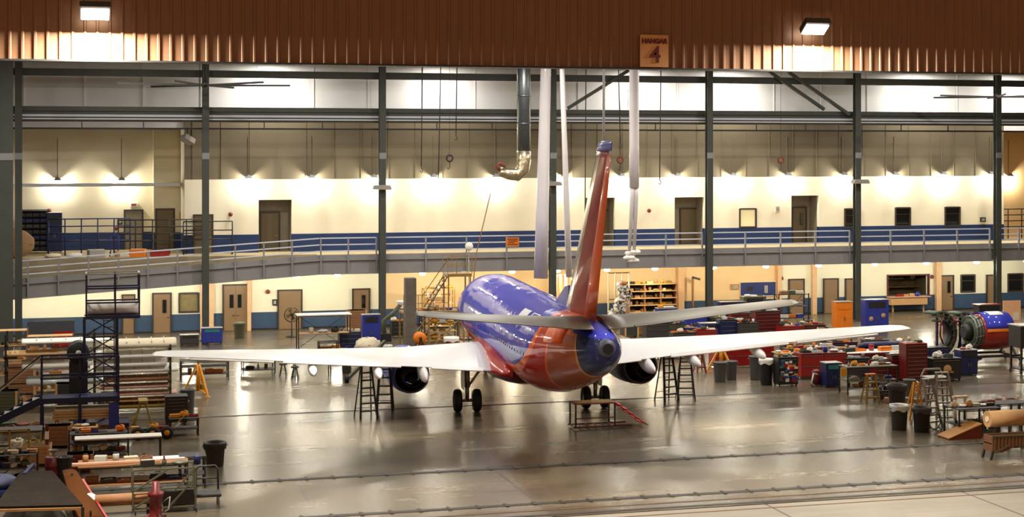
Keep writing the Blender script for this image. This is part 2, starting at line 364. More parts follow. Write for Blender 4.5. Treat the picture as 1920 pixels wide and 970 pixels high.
# edge beam: web, flanges, stiffeners
def edge_beam(name, x0, x1, posts):
    m = MB()
    def strip(z0, z1, y0, y1): m.prism([(x0, y0, z0+rz_(x0)), (x1, y0, z0+rz_(x1)), (x1, y0, z1+rz_(x1)), (x0, y0, z1+rz_(x0))], (0, y1-y0, 0))
    strip(4.02, 5.0, YM+.1, YM+.24); strip(4.02, 4.1, YM-.06, YM+.3); strip(4.92, 5.0, YM-.06, YM+.3); strip(5.0, 5.3, YM+.12, YM+.2)
    for x in posts: m.bb((x-.05, YM-.08, 4.05+rz_(x)), (x+.05, YM+.1, 5.0+rz_(x)))
    return struct(m.build(name, M_WEB))
def railing(x0, x1, posts, label, group='steel guard rails of the mezzanine edge'):
    t = thing('guard_rail', label, 'railing', ((x0+x1)/2, YM, ZDECK+rz_((x0+x1)/2)), group=group)
    X0, Z0 = t.location.x, t.location.z
    for k in (1.15, .72, .3):
        MB().bar((x0-X0, -.03, ZDECK+k+rz_(x0)-Z0), (x1-X0, -.03, ZDECK+k+rz_(x1)-Z0), .075).build('rail', M_RAIL, t)
    for x in posts:
        MB().bb((x-X0-.045, -.09, 5.0+rz_(x)-Z0), (x-X0+.045, .04, ZDECK+1.15+rz_(x)-Z0)).build('post', M_GREY, t)
    return t
allp = []
segs = [(XK, COLX[2]), (COLX[2], COLX[3]), (COLX[3], COLX[4]), (COLX[4], COLX[5]), (COLX[5], COLX[6]), (COLX[6], COLX[6]+8)]
names = ['short grey guard rail between the ramp top and the second steel column', 'grey guard rail with an orange sign hung on it', 'grey guard rail behind the red tail fin', 'grey guard rail in front of the pale framed window', 'grey guard rail before two small dark windows', 'grey guard rail end at the right edge of the picture']
for (a, b), nm in zip(segs, names):
    a2, b2 = (a+.25 if a != XK else a), b-.3
    n = 4 if b-a > 6 else 2
    ps = [a2+(b2-a2)*i/n for i in range(n+1)] if a != XK else [XK+.05, (XK+b2)/2, b2]
    railing(a2, b2, ps, nm); allp += ps
edge_beam('trim_5', XK, XR, allp)
rp = [XK-1.83*i for i in range(1, 19)]
rp = [x for x in rp if x > XL+.5]
for i, (a, b) in enumerate(((XL+.2, COLX[0]+2.5), (COLX[0]+2.5, COLX[1]), (COLX[1], XK))):
    railing(a, b-.04, [x for x in rp if a < x <= b-.1], ['sloping ramp rail at the far left edge', 'sloping ramp rail before the blue stock racks', 'sloping ramp rail before the tall dark door niche'][i], 'sloping rails of the ramp')
edge_beam('trim_6', XL, XK, rp)
m = MB(); m.prism([(XL, YM+.24, 4.95+rz_(XL)), (XK, YM+.24, 4.95), (XK, YM+.24, 5.15), (XL, YM+.24, 5.15+rz_(XL))], (0, 1.7, 0)); struct(m.build('floor_ramp', M_DECK))
m = MB(); m.prism([(XL, 106.0, 3.0), (XK, 106.0, 4.0), (XK, 106.0, 5.24), (XL, 106.0, 5.24)], (0, .1, 0)); struct(m.build('trim_7', mat('ramp_back_beam', (150, 138, 112), .6)))
# columns
def column(x, Y, z1, label, wd=.42):
    t = thing('steel_column', label, 'column', (x, Y, 0), group='steel columns along the mezzanine')
    m = MB(); m.bb((-wd/2, -.22, 0), (wd/2, -.18, z1)); m.bb((-wd/2, .18, 0), (wd/2, .22, z1)); m.bb((-.04, -.18, 0), (.04, .18, z1)); m.build('shaft', M_STEEL, t)
    MB().bb((-.4, -.4, 0), (.4, .4, .05)).build('base_plate', M_STEEL, t)
    MB().bb((-wd/2-.02, -.25, 11.6), (wd/2+.02, -.22, 12.0)).build('splice_plate', M_GREY, t)
    return t
cl = ['dark steel column at the left edge, right one of the pair', 'dark steel column beside the dark taupe upper door at left', 'dark steel column with a wall lamp, behind the left wing', 'dark steel column right behind the white hanging fabric hose', 'dark steel column left of the pale framed window', 'dark steel column carrying a lamp, left of two small dark windows', 'dark steel column at the right end near the jet engine']
for x, l in zip(COLX, cl): column(x, YC-.15, ZR, l)
column(wx(9, 97), 97, ZR, 'broad dark steel column, leftmost of the pair at the left edge', .9)
# girts
def girt(y0, y1, nm, Y=YC+.35, mt=M_STEEL, th=.15, n=960):
    z1, z0 = wz(n, y0, Y), wz(n, y1, Y); return struct(MB().bb((XL, Y, z0), (XR, Y+th, z1)).build(nm, mt))
girt(139, 152, 'trim_8'); girt(205, 213, 'trim_9'); girt(219, 223, 'trim_10', mt=M_RAIL); girt(213, 219, 'trim_11', Y=YC+.5, mt=M_STEEL)
girt(223, 232, 'trim_12', Y=YC+.45, mt=mat('dark_olive_steel', (70, 66, 54), .5)); girt(225.5, 228, 'trim_13', mt=M_RAIL, Y=YC+.25)
girt(242, 245, 'trim_14', mt=M_BLACK, th=.06)
m = MB()
for i in range(7):
    for k in (1/3, 2/3):
        x = COLX[i]+BAY*k; m.bb((x-.03, YC+.36, wz(960, 243, YC)), (x+.03, YC+.42, wz(960, 231, YC)))
struct(m.build('trim_15', M_BLACK))
m = MB()
for q in (((1065, 203), (1182, 130)), ((1478, 135), (1592, 215)), ((1440, 133), (1545, 205))):
    m.bar(W(*q[0], YC+.1), W(*q[1], YC+.1), .28, .2)
struct(m.build('trim_16', M_STEEL))
# white shelf pipe under the left lamps
m = MB(); m.bb((wx(18, YL-1.3), YL-1.5, wz(180, 350, YL-1.3)), (XCOR-.05, YL-1.25, wz(180, 344, YL-1.3))); struct(m.build('trim_17', M_RAIL))
# ------------------------------------------------------------------ door header (fascia) with ribs
M_FASC = mat('brown_corrugated_header', (120, 84, 58), .5, .2, .06, .7)
ZB = wz(960, 123.6, YF)
m = MB(); xa, xb = -26.0, 62.0; p = .385; x = xa; pts = []
while x < xb: pts += [(x, 0), (x+.27, 0), (x+.30, .04), (x+.355, .04)]; x += p
vs = [(q[0], YF-q[1], z) for z in (ZB, 24.5) for q in pts]; n = len(pts)
m.add(vs, [(i, i+1, n+i+1, n+i) for i in range(n-1)])
m.bb((xa, YF+.01, ZB), (xb, YF+.4, 24.5))
struct(m.build('wall_front_header', M_FASC))
struct(MB().bb((xa, YF-.1, ZB-.06), (xb, YF+.42, ZB)).build('trim_18', M_BLACK))
# flood lamps on the header
def flood(px, py, label, watt):
    z = wz(px, py, YF); x = wx(px, YF)
    t = thing('flood_lamp', label, 'lamp', (x, YF-.72, z))
    a = math.radians(34)
    R = Matrix.Rotation(-a, 3, 'X')
    MB().box((0, 0, .13), (.95, .62, .22), R=R).build('lamp_housing', M_BLACK, t)
    MB().box(R@Vector((0, 0, .0))+Vector((0, 0, 0)), (.85, .52, .04), R=R).build('lamp_lens', mat('flood_lens', (255, 250, 235), emit=60, noise=0), t)
    MB().bar((0, .1, .12), (0, .66, .25), .1).build('bracket', M_BLACK, t)
    light('flood_light', 'AREA', R@Vector((0, 0, -.04)), watt, (1, .93, .8), .8, rot=(-a, 0, 0), parent=t)
    return t
flood(178, 30, 'glaring flood lamp on the brown header, at the left', 8000)
flood(1512, 58, 'glaring flood lamp on the brown header, right of the hangar sign', 5500)
# hangar sign
t = thing('hangar_sign', 'tan square hangar number sign on the brown door header', 'sign', (wx(1227, YF-.12), YF-.12, wz(1227, 126, YF)))
h = (126-66)/F*ray(1227, YF)[1]; hw = (1255-1199)/F*ray(1227, YF)[1]/2
MB().bb((-hw, 0, 0), (hw, .05, h)).build('sign_board', mat('tan_sign', (196, 142, 92), .6), t)
def text(s, size, loc, mt, parent, name='lettering', rot=(PI/2, 0, 0), font_b=.012, sx=1):
    c = bpy.data.curves.new(name, 'FONT'); c.body = s; c.size = size; c.align_x = 'CENTER'; c.align_y = 'CENTER'; c.extrude = .008; c.offset = font_b
    o = bpy.data.objects.new(name, c); COL.objects.link(o)
    dg = bpy.context.evaluated_depsgraph_get(); me = bpy.data.meshes.new_from_object(o.evaluated_get(dg)); bpy.data.objects.remove(o)
    me.materials.clear(); me.materials.append(mt); q = bpy.data.objects.new(name, me); COL.objects.link(q); q.location = loc; q.rotation_euler = rot; q.scale = (sx, 1, 1)
    if parent is not None: q.parent = parent
    return q
M_MAR = mat('maroon_lettering', (92, 14, 12), .6, noise=0)
text('HANGAR', .225, (0, -.015, h*.80), M_MAR, t); text('4', .82, (0.03, -.015, h*.36), M_MAR, t, 'numeral')
# floor tracks
M_TRK = mat('dark_track_steel', (40, 34, 28), .6, 0, .2, 3)
def track(px, py, wdt, nm, ribs=False):
    Y = at(px, py).y; m = MB(); m.bb((XL, Y-wdt/2, .0), (XR, Y+wdt/2, .012))
    if ribs:
        x = XL
        while x < XR: m.bb((x, Y-wdt*.8, .012), (x+.12, Y+wdt*.8, .03)); x += 1.0
    return struct(m.build(nm, M_TRK))
track(960, 758, .16, 'trim_19'); track(960, 878, .28, 'trim_20', True); track(960, 948, .3, 'trim_21', True)
struct(MB().bb((XL, 51.9, 0), (XR, 52.0, .012)).build('trim_22', mat('track_rust', (96, 66, 36), .6)))
struct(MB().bb((XL, 51.15, 0), (XR, 51.35, .012)).build('trim_23', M_TRK))
struct(MB().bb((XL, 50.4, -.03), (XR, 50.5, -.02)).build('trim_24', MATS['track_rust']))
# ------------------------------------------------------------------ wall lamps with scallops
M_WHITE = mat('white_paint', (240, 238, 230), .5, noise=.03)
def sconce(px, py, Y, label, watt=380):
    t = thing('wall_lamp', label, 'lamp', (wx(px, Y), Y-.38, wz(px, py, Y)), group='wall lamps above the mezzanine')
    MB().lathe([(.02, .22), (.08, .2), (.30, .0), (.34, -.0), (.30, -.02), (.06, .1), (0, .1)], n=16).build('lamp_hood', M_GREY, t)
    MB().bar((0, .0, .18), (0, .38, .22), .05).build('bracket', M_GREY, t)
    MB().bb((-.02, .32, .25), (.02, .36, 2.9)).build('conduit', M_TAUPE, t)
    light('wall_lamp_light', 'POINT', (0, 0, -.3), watt, (1, .93, .78), .12, parent=t)
    return t
sl = [108, 228]
for p in sl: sconce(p, 338, YL, 'hooded wall lamp over the white ledge in the left recess')
for p in (465, 583, 700, 812, 928, 1040, 1056, 1163, 1268, 1372, 1475, 1580, 1676, 1766, 1856):
    if p == 1040: continue
    sconce(p, 334-(p-465)*.005, YB, 'hooded wall lamp throwing a bright scallop on the cream upper wall')
sconce(1890, 330, 113, 'hooded wall lamp at the right edge beyond the last column')
# lamps under the mezzanine
def under(px, py, label, col=(1, .93, .76), watt=280):
    Y = YM+.9; t = thing('canopy_lamp', label, 'lamp', (wx(px, Y), Y, 3.86), group='white lamps under the mezzanine')
    MB().lathe([(.0, .2), (.1, .2), (.24, .02), (.24, -.02), (.14, -.08), (0, -.1)], n=14).build('lamp_shade', mat('canopy_glow', (255, 248, 230), emit=3.5, noise=0), t)
    MB().tube((0, 0, .18), (0, 0, .26), .05).build('stem', M_GREY, t)
    light('canopy_light', 'POINT', (0, 0, -.35), watt, col, .15, parent=t)
for p in (-60, 55, 150, 262, 355, 455, 556, 632, 792): under(p, 0, 'white dome lamp under the deck, left of the aircraft')
for p in (870, 960, 1045, 1138, 1228, 1338, 1436): under(p, 0, 'white dome lamp under the deck before the peach wall', (1, .85, .6))
for p in (1535, 1640, 1737, 1831, 1925): under(p, 0, 'white dome lamp under the deck near the serving hatch')
# ------------------------------------------------------------------ the aircraft: local x right, y forward, origin under the nose
AIR = thing('airliner', 'blue, red and orange twin-engined airliner seen from behind', 'airplane', (21.91, 88.68, 0), -.092)
BK = .0147
def B(r, a, u):            # right, aft, up -> local, with the slight bank of the parked aircraft
    return Vector((r-BK*(u-2), -a, u+BK*r))
#        aft, centre z, half width, half height
FUS = [(0, 3.05, .02, .02), (.25, 3.08, .45, .45), (.8, 3.15, .85, .85), (1.8, 3.28, 1.3, 1.28), (3.2, 3.45, 1.66, 1.66), (5, 3.58, 1.86, 1.9), (7, 3.62, 1.9, 2.02), (20, 3.62, 1.9, 2.02),
       (22, 3.66, 1.88, 1.98), (24, 3.8, 1.8, 1.86), (26, 4.0, 1.64, 1.66), (28, 4.24, 1.38, 1.4), (29.5, 4.42, 1.15, 1.17), (30.6, 4.54, .95, .97), (31.4, 4.62, .76, .78), (32.0, 4.68, .56, .58), (32.3, 4.72, .36, .38)]
def fus_at(a):
    for p, q in zip(FUS, FUS[1:]):
        if p[0] <= a <= q[0]:
            k = (a-p[0])/(q[0]-p[0]); return [p[i]+(q[i]-p[i])*k for i in range(1, 4)]
    return FUS[-1][1:]
def fuselage_mesh():
    n = 48; rings = []
    aa = []
    for p, q in zip(FUS, FUS[1:]):
        k = max(1, int((q[0]-p[0])/.9)); aa += [p[0]+(q[0]-p[0])*i/k for i in range(k)]
    aa.append(FUS[-1][0])
    for a in aa:
        z, hw, hh = fus_at(a); rings.append([B(hw*math.sin(2*PI*i/n), a, z+hh*math.cos(2*PI*i/n)) for i in range(n)])
    return MB().loft(rings)
# livery: blue above a sweeping boundary, red below, rust panel and dark blue tail cone
LIV = [(0, 3.0), (16, 2.5), (18.5, 2.5), (20.5, 2.57), (22.5, 2.8), (24.2, 3.3), (25.3, 3.87), (25.85, 4.4), (26.1, 4.9), (26.3, 7.5), (33, 7.6)]
def livery():
    m = bpy.data.materials.new('airliner_livery'); m.use_nodes = True; g = NG(m); b = m.node_tree.nodes['Principled BSDF']
    tc = g.n('ShaderNodeTexCoord'); s = g.n('ShaderNodeSeparateXYZ'); g.L.new(tc.outputs['Object'], s.inputs[0])
    a = g.m('MULTIPLY', s.outputs[1], -1); z = s.outputs[2]
    def curve(inp):
        fc = g.n('ShaderNodeFloatCurve'); c = fc.mapping.curves[0]; g.L.new(g.m('DIVIDE', inp, 33.0), fc.inputs['Value'])
        pts = [(p/33.0, q/8.0) for p, q in LIV]
        c.points[0].location = pts[0]; c.points[1].location = pts[-1]
        for p in pts[1:-1]: c.points.new(*p)
        for p in c.points: p.handle_type = 'VECTOR'
        fc.mapping.update(); return g.m('MULTIPLY', fc.outputs[0], 8.0)
    blue, red, org, rust, yel, dark = lin((54, 60, 196)), lin((196, 26, 8)), lin((250, 104, 8)), lin((176, 78, 28)), lin((224, 146, 20)), lin((36, 42, 92))
    col = g.mix(g.m('GREATER_THAN', z, curve(a)), red, blue)
    zr = g.m('MULTIPLY', g.m('LESS_THAN', z, g.m('ADD', curve(g.m('ADD', a, .16)), .12)), g.m('GREATER_THAN', z, g.m('SUBTRACT', curve(g.m('SUBTRACT', a, .16)), .12)))
    col = g.mix(zr, col, org)
    al = g.m('ADD', a, g.m('MULTIPLY', g.m('POWER', g.m('ABSOLUTE', g.m('SUBTRACT', z, 4.4)), 1.5), .6))
    col = g.mix(g.m('MULTIPLY', g.m('GREATER_THAN', al, 27.7), g.m('LESS_THAN', z, 5.05)), col, rust)
    col = g.mix(g.m('MULTIPLY', g.m('GREATER_THAN', al, 27.9), g.m('GREATER_THAN', z, 5.05)), col, org)
    col = g.mix(g.m('MULTIPLY', g.m('LESS_THAN', g.m('ABSOLUTE', g.m('SUBTRACT', al, 27.7)), .1), g.m('LESS_THAN', z, 5.2)), col, org)
    col = g.mix(g.m('GREATER_THAN', al, 30.75), col, yel); col = g.mix(g.m('GREATER_THAN', al, 30.9), col, dark)
    col = g.mix(g.m('MULTIPLY', g.m('GREATER_THAN', al, 30.3), g.m('GREATER_THAN', z, 5.15)), col, blue)
    g.L.new(col, b.inputs['Base Color']); b.inputs['Roughness'].default_value = .6; b.inputs['Specular IOR Level'].default_value = .15; b.inputs['Coat Weight'].default_value = .8; b.inputs['Coat Roughness'].default_value = .03; b.inputs['Coat IOR'].default_value = 1.4
    n = g.n('ShaderNodeTexNoise'); n.inputs['Scale'].default_value = .7; n.inputs['Detail'].default_value = 3; g.L.new(tc.outputs['Object'], n.inputs['Vector'])
    bp = g.n('ShaderNodeBump'); bp.inputs['Strength'].default_value = .35; bp.inputs['Distance'].default_value = .08; g.L.new(n.outputs['Fac'], bp.inputs['Height']); g.L.new(bp.outputs[0], b.inputs['Normal']); g.L.new(bp.outputs[0], b.inputs['Coat Normal'])
    return m
M_LIV = livery()
fus = fuselage_mesh().build('fuselage', M_LIV, AIR)
# belly fairing
rings = []
for k in range(13):
    a = 9.6+k*.8; s_ = math.sin(PI*min(1, max(0, k/12)))**.5 if 0 < k < 12 else .05
    rings.append([B(2.15*s_*math.sin(q), a, 2.1+(1.05 if math.cos(q) < 0 else .9)*s_*math.cos(q)) for q in [2*PI*i/24 for i in range(24)]])
M_RED = mat('red_aircraft_paint', (176, 22, 8), .5, coat=.5, spec=.2, noise=.05, scale=.6)
M_ORG = mat('orange_aircraft_paint', (236, 92, 6), .5, coat=.4, spec=.2, noise=.05, scale=.6)
M_BLU = mat('blue_aircraft_paint', (50, 60, 186), .5, coat=.6, spec=.2, noise=.05, scale=.6)
MB().loft(rings).build('belly_fairing', mat('belly_grey_red', (140, 42, 26), .4, coat=.5), AIR)
# red wing root fillets
for s in (-1, 1):
    m = MB(); R_ = []
    for k, (a, y0, y1, z0, z1) in enumerate([(9.8, 1.78, 2.0, 1.9, 2.5), (12, 1.8, 2.25, 1.9, 3.0), (15, 1.8, 2.35, 1.8, 3.1), (17.2, 1.75, 2.3, 1.9, 2.9), (19.2, 1.6, 1.95, 2.0, 2.6), (20.4, 1.55, 1.85, 2.2, 2.45)]):
        R_.append([B(s*y0, a, z1), B(s*(y0+.1+.3*(y1-y0)), a, z0+(z1-z0)*.4), B(s*y1, a, z0+.1), B(s*y0, a, z0-.1)])
    m.loft(R_).build('wing_root_fillet', M_RED if s < 0 else M_RED, AIR)
M_WING = mat('white_wing_paint', (246, 246, 244), .35, noise=.02, coat=.3)
M_WUND = mat('grey_metal_skin', (178, 176, 170), .35, .5, .05)
def airfoil(le, te, r, z, t, tw=0, n=9):
    """closed section from leading edge aft `le` to trailing edge aft `te` at station r, height z"""
    up, lo = [], []
    for i in range(n+1):
        x = (1-math.cos(PI*i/n))/2; th = 5*t*(.2969*math.sqrt(x)-.126*x-.3516*x*x+.2843*x**3-.1036*x**4)
        a = le+(te-le)*x; cz = z-tw*(x-.5)*(te-le)
        up.append(B(r, a, cz+th*(te-le)*1.1+.02*(te-le)*math.sin(PI*x))); lo.append(B(r, a, cz-th*(te-le)*.8-.012))
    return up+lo[::-1][1:-1]
def wing(s):
    st = [(1.0, 10.2, 17.9, 2.05, .13), (2.4, 11.1, 17.95, 2.2, .12), (5.6, 13.3, 18.1, 2.5, .11), (9.5, 15.5, 18.9, 2.9, .105), (13.5, 17.6, 19.85, 3.33, .10), (16.6, 19.1, 20.5, 3.63, .10), (17.05, 19.5, 20.55, 3.68, .07), (17.16, 19.9, 20.5, 3.69, .03)]
    o = MB().loft([airfoil(l, t_, s*r, z, th, .03) for r, l, t_, z, th in st]).build('wing', M_WING, AIR)
    # ailerons / flaps drawn as separate surfaces lying on the trailing edge
    def te(r):
        for p, q in zip(st, st[1:]):
            if p[0] <= r <= q[0]:
                k = (r-p[0])/(q[0]-p[0]); return [p[i]+(q[i]-p[i])*k for i in range(5)]
    for nm, r0, r1, c in (('inboard_flap', 2.5, 4.9, 1.1), ('outboard_flap', 6.3, 11.6, .8), ('aileron', 12.0, 15.6, .55)):
        R_ = []
        for i in range(5):
            r = r0+(r1-r0)*i/4; q = te(r); z = q[3]-.06
            R_.append([B(s*r, q[2]-.15, z+.09), B(s*r, q[2]+.08, z-.03), B(s*r, q[2]+.08, z-.06), B(s*r, q[2]-.15, z-.1)])
        MB().loft(R_, smooth=False).build(nm, M_WING, o)
    for r, L, h in ((5.25, 3.4, .36), (7.35, 2.8, .27), (10.3, 2.4, .24)):
        q = te(r); R_ = []
        for k in range(9):
            x = k/8; rr = (math.sin(PI*min(1, x*1.02+.0))**.6 if 0 < k < 8 else .03)
            R_.append([B(s*(r+.22*rr*math.sin(w_)), q[2]-L*.62+L*x, q[3]-.26-(.22*x)+h*rr*math.cos(w_)) for w_ in [2*PI*i/12 for i in range(12)]])
        MB().loft(R_).build('flap_track_fairing', M_WING, o)
    return o
wing(-1); wing(1)
def stab(s):
    st = [(.3, 28.6, 31.5, 5.5, .10), (1.2, 29.0, 31.6, 5.55, .10), (4.0, 30.5, 32.2, 5.92, .10), (6.9, 32.0, 33.1, 6.33, .09), (7.17, 32.3, 33.15, 6.38, .04)]
    o = MB().loft([airfoil(l, t_, s*r, z, th, .05) for r, l, t_, z, th in st]).build('horizontal_stabilizer', mat('stabilizer_grey', (100, 93, 78), .4, .1, .05), AIR)
    R_ = []
    for r, l, t_, z, th in st[1:4]:
        R_.append([B(s*r, t_-.02, z+.03), B(s*r, t_+.28, z-.015), B(s*r, t_+.28, z-.04), B(s*r, t_-.02, z-.06)])
    MB().loft(R_, smooth=False).build('elevator', mat('elevator_grey', (70, 64, 52), .45, .1, .05), o)
    return o
stab(-1); stab(1)
# fin
def fin_sec(le, te, z, th):
    up = []; n = 8; lo = []
    for i in range(n+1):
        x = (1-math.cos(PI*i/n))/2; t = 5*th*(.2969*math.sqrt(x)-.126*x-.3516*x*x+.2843*x**3-.1036*x**4)*(te-le)
        up.append(B(.03*(z-5)+t, le+(te-le)*x, z)); lo.append(B(.03*(z-5)-t, le+(te-le)*x, z))
    return up+lo[::-1][1:-1]
def lerp(a, b, k): return a+(b-a)*k
def fle(z): return lerp(24.6, 30.5, (z-5)/7.5) if z > 6.2 else lerp(24.6, 30.5, (z-5)/7.5)
def fte(z): return lerp(30.1, 32.6, (z-5)/7.5)
def hinge(z): return lerp(1.75, .35, (z-5)/7.5)
def fin_material(mt):
    g = NG(mt); b = mt.node_tree.nodes['Principled BSDF']; old = b.inputs['Base Color'].links[0].from_socket
    tc = g.n('ShaderNodeTexCoord'); s = g.n('ShaderNodeSeparateXYZ'); g.L.new(tc.outputs['Object'], s.inputs[0])
    z = g.m('SUBTRACT', s.outputs[2], 5.0); d = g.m('SUBTRACT', g.m('MULTIPLY', s.outputs[1], -1), g.m('ADD', 24.6, g.m('MULTIPLY', z, .7867)))
    k = g.m('LESS_THAN', d, g.m('SUBTRACT', 1.35, g.m('MULTIPLY', z, .06)))
    g.L.new(g.mix(k, old, lin((150, 138, 116))), b.inputs['Base Color']); g.L.new(g.m('MULTIPLY', k, .85), b.inputs['Metallic']); g.L.new(g.m('SUBTRACT', .5, g.m('MULTIPLY', k, .25)), b.inputs['Roughness'])
    return mt
f = MB().loft([fin_sec(fle(z), fte(z)-hinge(z), z, .13) for z in (4.9, 6, 7.5, 9, 10.5, 11.9, 12.35)]).build('vertical_fin', fin_material(mat('dark_red_fin_paint', (156, 34, 8), .5, coat=.35, noise=.25, scale=.9, bump=.5, spec=.2)), AIR)
MB().loft([fin_sec(fte(z)-hinge(z)-.12, fte(z), z, .2 if z < 12 else .12) for z in (5.45, 7, 9, 11, 12.0)]).build('rudder', mat('rudder_orange', (226, 92, 6), .5, coat=.2, noise=.15, scale=.8, spec=.2), f)
MB().loft([fin_sec(fle(12.15)-.03, fte(12.15)+.03, 12.15, .13), fin_sec(fle(12.4), fte(12.4), 12.45, .10), fin_sec(fle(12.6)+.3, fte(12.5)-.3, 12.53, .06)]).build('fin_cap', M_BLU, f)
MB().prism([B(-.06, 21.6, 5.22), B(-.06, 24.9, 6.5), B(-.06, 25.6, 6.6), B(-.06, 25.4, 5.1)], B(.06, 0, 0)-B(-.06, 0, 0)).build('dorsal_fin', M_BLU, f)
# stabilizer fairing plates at the tail (orange with bolts)
for s in (-1, 1):
    z0, hw, hh = fus_at(28.5)
    m = MB(); m.loft([[B(s*(hw*math.sin(t_)+.03), a, z0+hh*math.cos(t_)+.03) for t_ in [.35+1.0*i/7 for i in range(8)]]+[B(s*(hw*math.sin(t_)-.03), a, z0+hh*math.cos(t_)-.03) for t_ in [.35+1.0*i/7 for i in range(7, -1, -1)]] for a in (27.2, 28.3, 29.3) for z0, hw, hh in (fus_at(a),)]).build('stabilizer_fairing', M_ORG, AIR)
# tail cone exhaust
m = MB().lathe([(.0, -.0), (.30, .02), (.34, .1), (.34, .3), (.22, .34), (.2, .1), (0, .08)], n=20, axis='y'); o = m.build('exhaust_outlet', mat('sooty_metal', (74, 76, 96), .5, .2), AIR); o.location = B(-.04, 32.5, 4.82)
MB().tube((0, -.12, 0), (0, .07, 0), .2).build('exhaust_hole', mat('soot_black', (5, 5, 6), .9, noise=0), o)
# windows along both sides
M_WIN = mat('cabin_window', (20, 22, 30), .1, noise=0)
mw = MB()
for s in (-1, 1):
    for k in range(36):
        a = 6+k*.52; z0, hw, hh = fus_at(a); zz = 3.75; x = hw*math.sqrt(max(0, 1-((zz-z0)/hh)**2))+.012
        mw.add([B(s*x, a-.11, zz-.17), B(s*x, a+.11, zz-.17), B(s*(x-.04), a+.11, zz+.17), B(s*(x-.04), a-.11, zz+.17)], [(0, 1, 2, 3)])
mw.build('cabin_windows', M_WIN, fus)['kind'] = 'stuff'
# doors outlines at the rear left: white outlined panels
M_WHT = mat('white_marking', (232, 232, 236), .4, noise=0)
def patch(a0, a1, t0, t1, nm, mt, s=-1, off=.012, n=4):
    R_ = []; vs = []; fs = []
    for i in range(n+1):
        for j in range(n+1):
            a = a0+(a1-a0)*i/n; t_ = t0+(t1-t0)*j/n; z0, hw, hh = fus_at(a); vs.append(B(s*(hw+off)*math.sin(t_), a, z0+(hh+off)*math.cos(t_)))
    for i in range(n):
        for j in range(n): k = i*(n+1)+j; fs.append((k, k+1, k+n+2, k+n+1))
    return MB().add(vs, fs, True).build(nm, mt, fus)
patch(21.3, 22.8, .62, .84, 'white_marking', M_WHT)
patch(23.4, 24.7, .64, .84, 'white_marking', M_WHT, off=.012); patch(23.6, 24.5, .67, .81, 'marking_centre', M_BLU, off=.022)
# engines
def engine(s):
    t = bpy.data.objects.new('engine', None); COL.objects.link(t); t.parent = AIR; t.location = B(s*5.55, 0, 1.62)
    n = 28
    def ring(a, r, zo=0): return [Vector((r*math.sin(2*PI*i/n), -a, zo+r*math.cos(2*PI*i/n)*(1 if math.cos(2*PI*i/n) > 0 else .93))) for i in range(n)]
    MB().loft([ring(11.0, .78), ring(10.85, .86), ring(11.0, .96), ring(11.8, 1.06), ring(13, 1.08), ring(14.2, 1.0), ring(15.4, .86), ring(15.42, .80), ring(14.6, .8)], cap=False).build('nacelle', M_BLU if s < 0 else mat('grey_nacelle', (96, 96, 104), .4), t)
    MB().loft([ring(14.6, .8), ring(14.7, .52), ring(16.3, .44), ring(16.3, .38), ring(15.6, .36)], cap=False).build('core_nozzle', mat('burnt_metal', (62, 52, 44), .4, .8), t)
    MB().loft([ring(15.6, .3), ring(16.4, .22), ring(16.9, .04)]).build('exhaust_cone', mat('dark_burnt', (34, 30, 28), .5, .7), t)
    MB().loft([ring(11.3, .8), ring(11.5, .15), ring(11.0, .03)], cap=True).build('fan', M_BLACK, t)
    MB().loft([ring(15.38, .83), ring(15.5, .83), ring(15.5, .76), ring(15.38, .76)], cap=False).build('nozzle_lip', M_GALV, t)
    MB().prism([(-.14, -11.6, .9), (-.14, -13.4, 1.15), (-.14, -16.6, .85), (-.14, -15.2, .5)], (.28, 0, 0)).build('pylon', M_WING, t)
    return t
engine(-1); engine(1)
# landing gear: wheels rest on the floor whatever the bank
M_TYRE = mat('tyre_rubber', (18, 18, 18), .7); M_STRUT = mat('gear_strut_metal', (150, 148, 140), .35, .7)
def gear(r, a, nm, R=.53, wd=.34, sp=.45, top=2.2):
    t = bpy.data.objects.new(nm, None); COL.objects.link(t); t.parent = AIR; t.location = (r, -a, 0)
    MB().tube((0, 0, R), (0, 0, R+.75), .09).tube((0, 0, R+.6), (.0, .1, top), .13).build('strut', M_STRUT, t)
    MB().tube((-sp, 0, R), (sp, 0, R), .07).build('axle', M_STRUT, t)
    MB().tube((0, 0, R+.6), (-.75*(1 if r > 0 else -1), 0, top-.05), .06).build('side_brace', M_STRUT, t)
    MB().bar((0, -.16, R+.2), (0, -.34, R+.55), .05).bar((0, -.34, R+.55), (0, -.14, R+.9), .05).build('torque_link', M_STRUT, t)
    MB().bb(((.2 if r > 0 else -.24), -.4, R+.55), ((.24 if r > 0 else -.2), .4, top-.2)).build('gear_door', M_WING, t)
    for s in (-1, 1):
        w_ = MB().lathe([(R*.55, -wd/2), (R*.86, -wd/2), (R*.98, -wd/2+.06), (R, 0), (R*.98, wd/2-.06), (R*.86, wd/2), (R*.55, wd/2)], n=28, axis='x').build('wheel', M_TYRE, t, loc=(s*sp, 0, R))
        MB().lathe([(0, -wd/2+.05), (R*.5, -wd/2+.05), (R*.56, -wd/2), (R*.56, wd/2), (R*.5, wd/2-.05), (0, wd/2-.05)], n=20, axis='x').build('hub', M_STRUT, w_)
gear(-3.05, 16.6, 'main_landing_gear'); gear(3.05, 16.6, 'main_landing_gear'); gear(0, 4.0, 'nose_landing_gear', .34, .2, .22, 1.6)
# antennas
MB().prism([B(-.02, 9, 5.25), B(-.02, 9.5, 5.25), B(-.02, 9.6, 5.65), B(-.02, 9.4, 5.65)], (.04, 0, 0)).build('blade_antenna', M_WHT, fus)
